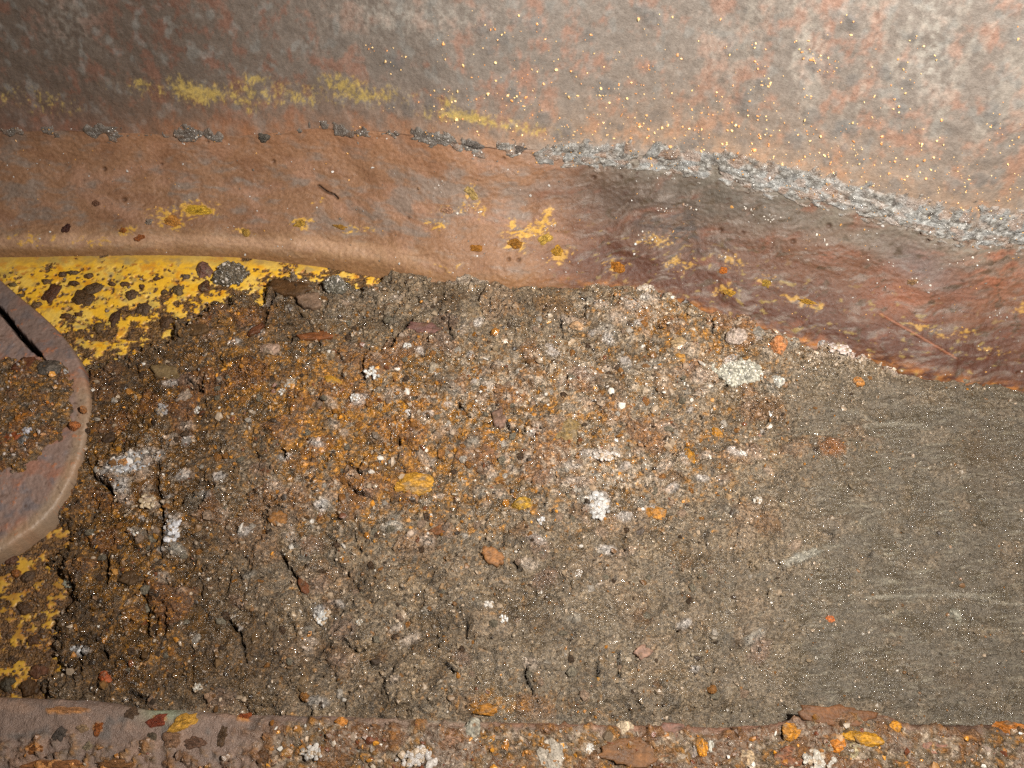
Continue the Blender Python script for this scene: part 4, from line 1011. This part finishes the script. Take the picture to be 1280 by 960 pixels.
# grit stuck to the band and weld, plus pale specks coloured as wet glints
uv = []; cs = []
for _ in range(900):
    a_ = rw.uniform(0, 1280)
    t_ = rw.random()
    b_ = c2(a_) + rw.normal() * (6 + 7 * (a_ > 650)) if t_ < .62 else c2(a_) + (c1(a_) - c2(a_)) * rw.random()
    if t_ < .62 and a_ < 600 and rw.random() < .45: continue
    uv.append((a_, min(b_, c1(a_) - 4)))
    cs.append(C(206, 202, 198) if rw.random() < .35 else (C(120, 112, 104) if rw.random() < .5 else C(214, 160, 90)))
for (a_, b_, nn_, sx, sy) in ((700, 285, 26, 18, 5), (838, 264, 16, 20, 3), (858, 258, 14, 20, 4), (935, 262, 10, 10, 6), (965, 272, 14, 16, 4), (1020, 300, 12, 20, 6), (806, 296, 20, 16, 8), (900, 318, 10, 12, 5), (1100, 326, 8, 20, 6), (1150, 350, 10, 14, 5),
                             (1210, 330, 10, 20, 8), (1245, 392, 8, 8, 6), (240, 176, 22, 20, 7), (320, 168, 22, 16, 6), (140, 172, 12, 16, 7), (590, 182, 26, 12, 6), (530, 182, 16, 14, 6), (470, 170, 12, 10, 8), (640, 188, 16, 12, 6), (600, 262, 14, 20, 8), (540, 232, 10, 20, 8)):
    for _ in range(nn_):
        q_ = a_ + rw.normal() * sx * .6; uv.append((q_, b_ + rw.normal() * sy * .6 + (q_ - a_) * .15 * (a_ > 650))); cs.append(C(212, 204, 194) if rw.random() < .6 else C(150, 120, 96))
specks('grit_glint_scatter', np.concatenate([bandP[:-20], weldP[5:]], 0), np.concatenate([bandN[:-20], normals(weldP)[5:]], 0), uv, PX * np.clip(rw.lognormal(.0, .4, len(uv)), .6, 2.4), np.array(cs), rw.uniform(.15, .4, len(uv)), rw, parent=band, kind='stuff')

# ------------------------------------------------------------------ ROUND PLATE at the left
ZP = 0.0140
OUT = [(-60, 296), (0, 350), (30, 376), (60, 401), (82, 424), (97, 446), (108, 474), (113, 505), (110, 540), (101, 575), (88, 606), (66, 640), (38, 666), (0, 691), (-60, 712), (-130, 700), (-190, 620), (-205, 500), (-185, 380), (-130, 300)]
pts = np.array(OUT, float); K_ = len(pts)
NA, NR = 640, 120
tt = np.linspace(0, K_, NA, endpoint=False)
def crom(t):
    i = np.floor(t).astype(int); f_ = (t - i)[:, None]
    p0, p1, p2, p3 = pts[(i - 1) % K_], pts[i % K_], pts[(i + 1) % K_], pts[(i + 2) % K_]
    return .5 * (2 * p1 + (p2 - p0) * f_ + (2 * p0 - 5 * p1 + 4 * p2 - p3) * f_ ** 2 + (3 * p1 - p0 - 3 * p2 + p3) * f_ ** 3)
ol = crom(tt); ol += 1.0 * fbm(tt * 1.5, tt * 0, 120, 3)[:, None]
olw = unproj(ol[:, 0], ol[:, 1], ZP - 0.002)[:, :2]
cen = unproj(-35, 505, ZP)[:2]
rr_ = np.linspace(0, 1, NR)
XY = cen + (olw - cen)[None] * rr_[:, None, None]
edge_d = (1 - rr_)[:, None] * np.linalg.norm(olw - cen, axis=1)[None]
P0 = np.concatenate([XY, np.full(XY.shape[:2] + (1,), ZP)], -1)
R_ = 0.0028
rd = np.clip(1 - edge_d / R_, 0, 1)
drop = -R_ * (1 - np.sqrt(np.clip(1 - rd ** 2, 0, 1)))
u, v = proj(P0); u = u.astype(np.float32); v = v.astype(np.float32)
X = (P0[..., 0] / PX).astype(np.float32); Y = (P0[..., 1] / PX).astype(np.float32)
m1 = fbm(X / 40, Y / 40, 121, 3); m2 = fbm(X / 12, Y / 12, 122, 4, .6); m3 = fbm(X / 4, Y / 4, 123, 2)
disp = drop + .0006 * m2 + .0002 * m3
crk = [(-60, 322), (-30, 352), (0, 388), (12, 401), (22, 415), (33, 427), (44, 438), (52, 446), (58, 451)]
d, al = seg_dist(u + 1.6 * gn(X / 7, Y / 7, 124), v + 1.6 * gn(X / 7, Y / 7, 125), crk)
wc = 4.6 * (1 - .75 * ss(.7, 1, al))
ck = ss(wc, wc * .45, d)
side = sdpoly(u, v, [(-80, 290)] + crk[0:] + [(140, 440), (60, 330)])  # the bar above the crack
barm = ss(-1, 3, side) * ss(150, 60, u)
disp -= 0.013 * ck * (1 if True else 0)
disp += 0.0016 * barm * ss(70, 40, u)
disp -= 0.0008 * ss(0.008, 0.020, edge_d) * (1 - barm)
col = np.broadcast_to(C(144, 120, 110), P0.shape).copy()
col = mix(col, C(160, 112, 92), ss(0, .45, m1 + .3 * m2) * .8)
col = mix(col, C(118, 110, 112), ss(.05, .45, fbm(X / 24, Y / 24, 126, 3)) * .7)
col = mix(col, C(160, 134, 106), ss(.011, .004, edge_d) * ss(450, 500, v) * .7)
col = mix(col, C(104, 90, 84), barm * .45)
col = mix(col, C(186, 112, 66), ss(.35, .6, m2 + .3 * m3) * .6)
col = mix(col, C(90, 66, 52), ss(.4, .65, -m2 + .4 * m3) * .6)
col = mix(col, C(14, 11, 14), ss(.1, .5, ck) * .95)
rough = .5 + .1 * m2 - .12 * barm
P0 = P0.copy(); P0[..., 2] += disp
skirt = P0[-1:].copy(); skirt[..., 2] = -0.001
P0 = np.concatenate([P0, skirt], 0); cc = np.concatenate([np.clip(col, .004, 1), rough[..., None]], -1); cc = np.concatenate([cc, cc[-1:]], 0)
P0 = np.concatenate([P0, P0[:, :1]], 1); cc = np.concatenate([cc, cc[:, :1]], 1)
plate = link('round_steel_plate', grid_mesh('round_steel_plate', P0, cc), M_plate, label='rounded mauve-grey steel plate with a black slit, cut off by the left edge', cat='steel plate')
PLZ = P0

# heap of grit on the plate
hp = [(-40, 448), (18, 446), (40, 448), (62, 446), (86, 458), (96, 480), (92, 505), (94, 528), (80, 548), (58, 560), (44, 572), (28, 590), (4, 588), (-30, 600)]
hx = np.arange(-0.42, -0.255, 0.0009); hy = np.arange(-0.075, 0.035, 0.0009)
hg = np.stack(np.meshgrid(hx, hy), -1); hg = np.concatenate([hg, np.full(hg.shape[:2] + (1,), ZP)], -1)
u2, v2 = proj(hg); u2 = u2.astype(np.float32); v2 = v2.astype(np.float32)
X = (hg[..., 0] / PX).astype(np.float32); Y = (hg[..., 1] / PX).astype(np.float32)
sdh = sdpoly(u2, v2, hp) + 9 * fbm(X / 14, Y / 14, 130, 3)
A1, A2, AD2 = wor(X / 16, Y / 15, 131); D1, D2, DD2 = wor(X / 6, Y / 6, 132)
mm1 = fbm(X / 30, Y / 30, 133, 3); mm2 = fbm(X / 10, Y / 10, 134, 4, .6); mm3 = fbm(X / 4, Y / 4, 135, 2)
hh_ = -.0035 + .0055 * ss(-3, 10, sdh) + ss(-3, 8, sdh) * (.0022 * AD2 * (1 - A1) + .001 * DD2 * (1 - D1) + .0012 * mm2)
zz = np.ones_like(u2)
hc = bed_color(u2, v2, zz * .8, zz * .7, zz * .4, zz * 0, mm1, mm2, mm3, AD2, DD2, AD2)
hg[..., 2] += hh_
link('grit_heap', grid_mesh('grit_heap', hg, np.concatenate([np.clip(hc, .004, 1), np.full(hc.shape[:2] + (1,), .4)], -1), keep=hh_ > -.003, fine=np.ones_like(hh_)), M_bed, label='dark wet grit heaped on the rounded steel plate at left', cat='grit', kind='stuff')
n = 2600
ii = rg.integers(0, hg.shape[0], n); jj = rg.integers(0, hg.shape[1], n); okk = (hh_[ii, jj] > .0005)
ii, jj = ii[okk], jj[okk]; n = len(ii)
gr_ = PX * np.clip(rg.lognormal(.45, .4, n), .8, 4)
cz_ = hc[ii, jj] * rg.uniform(.7, 1.4, (n, 1)); pk = rg.random(n)
cz_[pk < .1] = C(190, 118, 44); cz_[(pk > .1) & (pk < .2)] = C(176, 160, 150)
grains('grit_grains', hg[ii, jj] + np.stack([rg.normal(0, .0004, n), rg.normal(0, .0004, n), gr_ * .2], -1), gr_, cz_, rg.uniform(.15, .5, n), M_grain, rg, label='loose fine grains over the grit heap on the steel plate', cat='grit', kind='stuff')
for i, (nm, lab, cat, a_, b_, ra, rb, an, c_, kd) in enumerate([
    ('rust_flake', 'ribbed dark red rust flake at the top of the grit heap on the plate', 'flake', 31, 457, 17, 11, -25, (112, 66, 42), 'flake'),
    ('rust_flake', 'bright red-brown flake at the lower edge of the grit heap on the plate', 'flake', 17, 545, 16, 8, -42, (150, 78, 40), 'flake'),
    ('gritty_lump', 'rounded grey gritty lump below the end of the black slit', 'lump', 66, 463, 18, 13, 0, (104, 94, 84), 'lump'),
    ('stone', 'white pebble beside the bright red-brown flake on the plate', 'pebble', 34, 539, 6, 5, 0, (206, 204, 214), 'crumbs'),
    ('stone', 'small pale stone in the grey lump below the slit', 'pebble', 80, 465, 7, 4, 0, (190, 184, 180), 'crumbs'),
    ('stone', 'blue-grey stone right of the red-brown flake on the plate', 'stone', 30, 551, 9, 6, 0, (128, 124, 122), 'rock'),
    ('stone', 'orange pebble on the rim of the steel plate', 'pebble', 104, 512, 3.5, 6, 0, (190, 128, 78), 'rock'),
    ('stone', 'orange clod of rust on the inner rim of the plate below the heap', 'stone', 93, 532, 8, 6, 20, (186, 112, 60), 'rock'),
    ('stone', 'amber stone in the left of the grit heap on the plate', 'stone', 28, 521, 7, 9, 30, (180, 112, 30), 'rock')]):
    P = unproj(a_, b_, ZP + .002)
    o = link(nm, rock_mesh(nm, 600 + i, C(*c_), kd, ra, rb), (M_grain if kd == 'crumbs' else M_flake if kd == 'flake' else M_stone), label=lab, cat=cat)
    place(o, P, ra, rb, 7, an, .08, i)

# ------------------------------------------------------------------ LEDGE along the bottom
ZL_ = 0.030
LE = np.array([(-500, 862), (0, 870), (90, 873), (140, 878), (180, 885), (250, 888), (300, 893), (350, 893), (450, 895), (550, 899), (650, 902), (780, 905), (900, 908), (960, 905), (990, 898), (1020, 891), (1060, 888), (1110, 893), (1135, 904), (1280, 906), (1800, 912)], float)
lx = axis(-0.355, 0.355, 0.0008, -0.75, 0.75, 20)
lu = 640 + FPX * lx / (np.dot(np.array([0, -0.21, ZL_]) - CAM, FWD))
ley = unproj(lu, np.interp(lu, LE[:, 0], LE[:, 1]), ZL_ - .001)[:, 1]
ley = np.convolve(np.pad(ley, 3, mode='edge'), np.ones(7) / 7, mode='valid')
R_ = 0.005
s_ = np.concatenate([[-0.026, -0.012, -0.004], np.linspace(0, R_ * 1.57, 9), R_ * 1.57 + np.arange(1, 72) * 0.0009, R_ * 1.57 + .065 + (np.linspace(0, 1, 10)[1:] ** 1.5) * .5])
py, pz = [], []
for q in s_:
    if q < 0: py.append(0.0); pz.append(-R_ + q)
    elif q <= R_ * 1.57: a = q / R_; py.append(-R_ * (1 - math.cos(a))); pz.append(-R_ + R_ * math.sin(a))
    else: py.append(-R_ - (q - R_ * 1.57)); pz.append(0.0)
py, pz = np.array(py), np.array(pz)
led = np.stack([np.broadcast_to(lx, (len(s_), len(lx))), ley[None] + py[:, None], np.broadcast_to(ZL_ + pz[:, None], (len(s_), len(lx)))], -1)
u, v = proj(led); u = u.astype(np.float32); v = v.astype(np.float32)
X = (led[..., 0] / PX).astype(np.float32); T = np.broadcast_to((s_ / PX)[:, None], X.shape).astype(np.float32)
edge = v - np.interp(u, LE[:, 0], LE[:, 1])
m1 = fbm(X / 50, T / 30, 141, 3); m2 = fbm(X / 12, T / 10, 142, 4, .6); m3 = fbm(X / 4, T / 4, 143, 2)
F1, F2, ID = wor(X / 26, T / 20, 144); G1, G2, GD = wor(X / 9, T / 8, 145)
deb = np.clip(ss(270, 380, u + 30 * m2 - 1.5 * np.clip(22 - edge, 0, 40)) , 0, 1) * ss(2, 14, edge + 8 * m2)
deb = np.maximum(deb, ss(36, 60, edge + 20 * m1) * ss(-.2, .3, m2) * .8)
disp = .0006 * m2 + deb * (.0030 * ID * (1 - F1) + .0016 * GD * (1 - G1) + .003 * m2 + .0012) + .0012 * m1
edgebar = ss(12, 4, edge)
col = np.broadcast_to(C(132, 110, 98), led.shape).copy()
col = mix(col, C(160, 128, 108), ss(0, .4, m1) * .6); col = mix(col, C(104, 98, 94), ss(.1, .5, fbm(X / 30, T / 22, 146, 3)) * .7)
col = mix(col, C(150, 98, 68), edgebar * ss(300, 700, u) * .5)
col = mix(col, C(90, 66, 52), edgebar * ss(1100, 1160, u) * .9)
col = mix(col, C(84, 62, 50), ss(26, 10, edge) * ss(1120, 1180, u) * .8)
col = mix(col, C(162, 156, 140), blob(u, v, 560, 901, 60, 5) * .8)
col = mix(col, C(160, 172, 140), blob(u, v, 205, 890, 28, 12) * .6)
dc = bed_color(u, v, np.ones_like(u) * .7, np.ones_like(u) * .3, np.ones_like(u) * .8, np.zeros_like(u), m1, m2, m3, GD, GD, ID)
dc = mix(dc, C(118, 78, 44), ss(.45, .7, ID + .3 * m2) * .75); dc = mix(dc, C(160, 148, 134), ss(.8, .95, ID + .3 * m3) * .6); dc = mix(dc, C(158, 102, 36), ss(.3, .5, m2) * .6)
dc = mix(dc, C(92, 58, 36), ss(.2, .45, -m2) * .6)
col = col + (dc * .85 - col) * deb[..., None]
rust = np.zeros_like(u)
for (a_, b_, ra, rb, an, am) in ((85, 888, 34, 5, 0, 1.), (197, 901, 14, 8, -30, 1.), (230, 903, 16, 8, -25, 1.1), (122, 910, 8, 10, 0, .9), (45, 935, 14, 7, 0, .9), (70, 957, 50, 8, 0, 1.), (305, 898, 12, 7, 0, .9), (215, 925, 14, 10, 0, .7), (150, 957, 30, 6, 0, .8)):
    rust = np.maximum(rust, blob(u, v, a_, b_, ra, rb, an) * am)
rm_ = ss(.4, .7, rust + .4 * m2)
col = mix(col, C(196, 132, 66), rm_ * .85); disp += rm_ * .0008
col *= (1 + .12 * m3)[..., None]
fade = ss(-.002, .003, s_[:, None] * np.ones_like(u))
ledN = normals(led)
ledP = led + ledN * (disp * fade)[..., None]
rough = .46 + .1 * m2 - .08 * deb
ledge = link('steel_ledge', grid_mesh('steel_ledge', ledP, np.concatenate([np.clip(col, .004, 1), rough[..., None]], -1), fine=deb), M_ledge, label='rusty steel ledge along the bottom edge, bare at left and crusted with debris further right', cat='steel ledge')
LB_ = [(197, 901, 11, 6, 28, (140, 62, 34)), (230, 903, 15, 7, 25, (216, 160, 60)), (123, 911, 5, 6, 0, (170, 96, 40)), (43, 935, 9, 5, 0, (150, 92, 40)), (85, 888, 20, 3, 0, (206, 146, 96)), (165, 891, 7, 6, 0, (110, 84, 62)), (244, 928, 11, 6, 0, (124, 90, 70)), (277, 920, 6, 11, -20, (100, 74, 50)),
       (306, 897, 7, 4, 0, (170, 84, 34)), (75, 917, 7, 6, 0, (100, 88, 80)), (216, 925, 9, 8, 0, (150, 112, 84)), (104, 911, 6, 4, 0, (190, 156, 120)), (190, 923, 6, 5, 0, (112, 96, 76)), (110, 932, 5, 5, 0, (170, 150, 120)), (70, 958, 26, 5, 0, (170, 112, 66)), (148, 957, 17, 4, 0, (160, 110, 66))]
lu_, lv_ = proj(led)
def hit_led(a_, b_):
    ok_ = led[..., 2] > ZL_ - .004
    k = np.argmin(np.where(ok_, (lu_ - a_) ** 2 + (lv_ - b_) ** 2, 1e9)); return np.unravel_index(k, lu_.shape)
for i, (a_, b_, ra, rb, an, c_) in enumerate(LB_):
    ii_, jj_ = hit_led(a_, b_)
    o = link('rust_blister', scab_mesh('rust_blister', 500 + i, c_, .25), M_pebble, parent=ledge)
    o.location = ledP[ii_, jj_] - np.array([0, 0, .0003]); o.scale = (ra * PX, rb * PX, 2.6 * PX); o.rotation_euler = (0, 0, math.radians(an))
LS = [('stone', 'pale cracked grey stone on the ledge left of the brown flake', 'stone', 690, 945, 17, 18, 0, 9, (188, 176, 160), 'rock'),
      ('rust_flake', 'large smooth brown flake lying on the ledge at the bottom middle', 'flake', 790, 942, 38, 14, 0, 4, (128, 88, 54), 'flake'),
      ('mineral_cluster', 'white crystalline crust on the ledge at the bottom, left of centre', 'mineral cluster', 520, 948, 22, 10, 0, 6, (184, 174, 166), 'crumbs'),
      ('mineral_cluster', 'small white crust on the ledge beside the grey patch', 'mineral cluster', 392, 943, 12, 8, 0, 5, (186, 178, 170), 'crumbs'),
      ('stone', 'round white pebble on the ledge just left of the brown flake', 'pebble', 734, 936, 6, 7, 0, 6, (214, 206, 196), 'crumbs'),
      ('stone', 'wedge of cream stone on the ledge under the middle', 'stone', 780, 912, 9, 9, 20, 8, (212, 190, 160), 'rock'),
      ('stone', 'bright orange upright stone on the ledge right of the brown flake', 'stone', 879, 938, 6, 11, 0, 8, (222, 148, 40), 'rock'),
      ('stone', 'white sliver stone right against the bright orange one', 'stone', 889, 936, 4, 12, 8, 8, (220, 218, 206), 'rock'),
      ('stone', 'grey curved stone left against the bright orange one', 'stone', 868, 938, 7, 12, -8, 7, (170, 154, 146), 'rock'),
      ('stone', 'cream pebble on the ledge right of the white sliver', 'pebble', 932, 945, 8, 8, 0, 6, (208, 178, 140), 'rock'),
      ('stone', 'red-brown stone left of the pale crust at the bottom right', 'stone', 985, 945, 15, 10, 0, 7, (140, 88, 56), 'rock'),
      ('mineral_cluster', 'glassy pale crust on the bottom right of the ledge', 'mineral cluster', 1020, 950, 18, 10, 0, 6, (176, 166, 152), 'crumbs'),
      ('stone', 'round greenish tan pebble in the pale crust', 'pebble', 1068, 942, 10, 9, 0, 7, (176, 160, 124), 'rock'),
      ('rust_flake', 'big curled orange-brown rust flake lifting off the ledge at right', 'flake', 1045, 896, 44, 12, 4, 5, (120, 80, 50), 'flake'),
      ('stone', 'bright amber rust clod at the right end of the curled flake', 'stone', 1118, 911, 9, 10, 0, 9, (216, 146, 32), 'rock'),
      ('stone', 'yellow ochre rust clod under the curled flake', 'stone', 1078, 926, 22, 8, 8, 7, (200, 142, 26), 'rock'),
      ('stone', 'small orange stone left of the yellow ochre clod', 'stone', 1044, 930, 8, 8, -30, 7, (214, 132, 40), 'rock'),
      ('stone', 'amber clod on the ledge below the left black gap', 'stone', 990, 917, 12, 8, 0, 7, (196, 130, 34), 'rock'),
      ('stone', 'orange crusted clod at the far right end of the ledge', 'stone', 1265, 912, 18, 10, 0, 7, (196, 118, 36), 'rock'),
      ('stone', 'orange speckled stone left of the watery grey patch on the ledge', 'stone', 428, 905, 8, 6, 0, 6, (208, 134, 50), 'rock'),
      ('stone', 'smooth grey stone embedded in the left debris of the ledge', 'stone', 440, 925, 18, 11, 10, 5, (148, 136, 122), 'rock'),
      ('stone', 'dark brown stone at the bottom left start of the debris', 'stone', 335, 952, 14, 10, 0, 7, (100, 66, 36), 'rock'),
      ('stone', 'pinkish brown stone at the bottom left of centre', 'stone', 560, 925, 12, 8, 0, 6, (160, 122, 96), 'rock'),
      ('stone', 'ochre stone on the ledge right of the white crust', 'stone', 612, 925, 12, 8, 0, 6, (196, 140, 56), 'rock'),
      ('stone', 'greyish pale stone below the ledge rim left of the ochre stone', 'stone', 590, 915, 10, 12, 0, 6, (164, 158, 142), 'rock'),
      ('stone', 'mauve tinted stone on the ledge at right under the dark rim', 'stone', 1170, 935, 12, 8, 0, 6, (158, 112, 92), 'rock'),
      ('stone', 'pale pinkish stone nearest the lower right corner', 'stone', 1235, 938, 12, 8, 0, 6, (184, 160, 146), 'rock'),
      ('stone', 'dark maroon flat stone between orange clods on the ledge', 'stone', 835, 915, 16, 9, 0, 6, (132, 96, 82), 'flake')]
for i, (nm, lab, cat, a_, b_, ra, rb, an, hh, c_, kd) in enumerate(LS):
    ii_, jj_ = hit_led(a_, b_)
    o = link(nm, rock_mesh(nm, 700 + i, C(*c_), kd, ra, rb), (M_grain if kd == 'crumbs' else M_flake if kd == 'flake' else M_stone), label=lab, cat=cat)
    place(o, ledP[ii_, jj_] + np.array([0, 0, .0008 if kd == 'flake' else -.0014 if kd == 'rock' else .0002]), ra, rb, hh * .8, an, .08, i)
    if kd == 'lump': crust(o, me, C(*c_) * .8, int(ra * rb * 1.1), 50 + i)
n = 6500
ii = rg.integers(10, 82, n); jj = rg.integers(0, len(lx), n)
okk = deb[ii, jj] > rg.uniform(.25, .9, n); ii, jj = ii[okk], jj[okk]; n = len(ii)
gr_ = PX * np.clip(rg.lognormal(.55, .5, n), .8, 6)
cz_ = col[ii, jj] * rg.uniform(.7, 1.4, (n, 1)); pk = rg.random(n)
cz_[pk < .12] = C(164, 108, 46); cz_[(pk > .9) & (pk < .94)] = C(212, 146, 50); cz_[(pk > .14) & (pk < .21)] = C(180, 164, 146); cz_[(pk > .26) & (pk < .34)] = C(112, 62, 38); cz_[(pk > .34) & (pk < .355)] = C(222, 216, 206)
grains('grit_grains', ledP[ii, jj] + np.stack([rg.normal(0, .0004, n), rg.normal(0, .0004, n), -gr_ * .15], -1), gr_, cz_, rg.uniform(.15, .5, n), M_grain, rg, label='coarse mixed orange, white and brown grains on the ledge', cat='grit', kind='stuff')

# small crumbs on the yellow paint
n = 420
a_ = np.concatenate([rg.uniform(0, 330, 300), rg.uniform(0, 90, 120)]); b_ = np.concatenate([rg.uniform(332, 450, 300), rg.uniform(680, 865, 120)])
P = unproj(a_, b_, 0.0003); r_ = PX * np.clip(rg.lognormal(.3, .5, n), .6, 4)
cz_ = np.where(rg.random((n, 1)) < .7, C(88, 62, 38), C(120, 98, 76)) * rg.uniform(.7, 1.3, (n, 1))
grains('grit_grains', P, r_, cz_, rg.uniform(.3, .6, n), M_grain, rg, label='loose dark crumbs sprinkled on the yellow paint', cat='grit', kind='stuff')
print('TRIS', sum(len(o.data.loops) - 2 * len(o.data.polygons) for o in S.objects if o.type == 'MESH'))
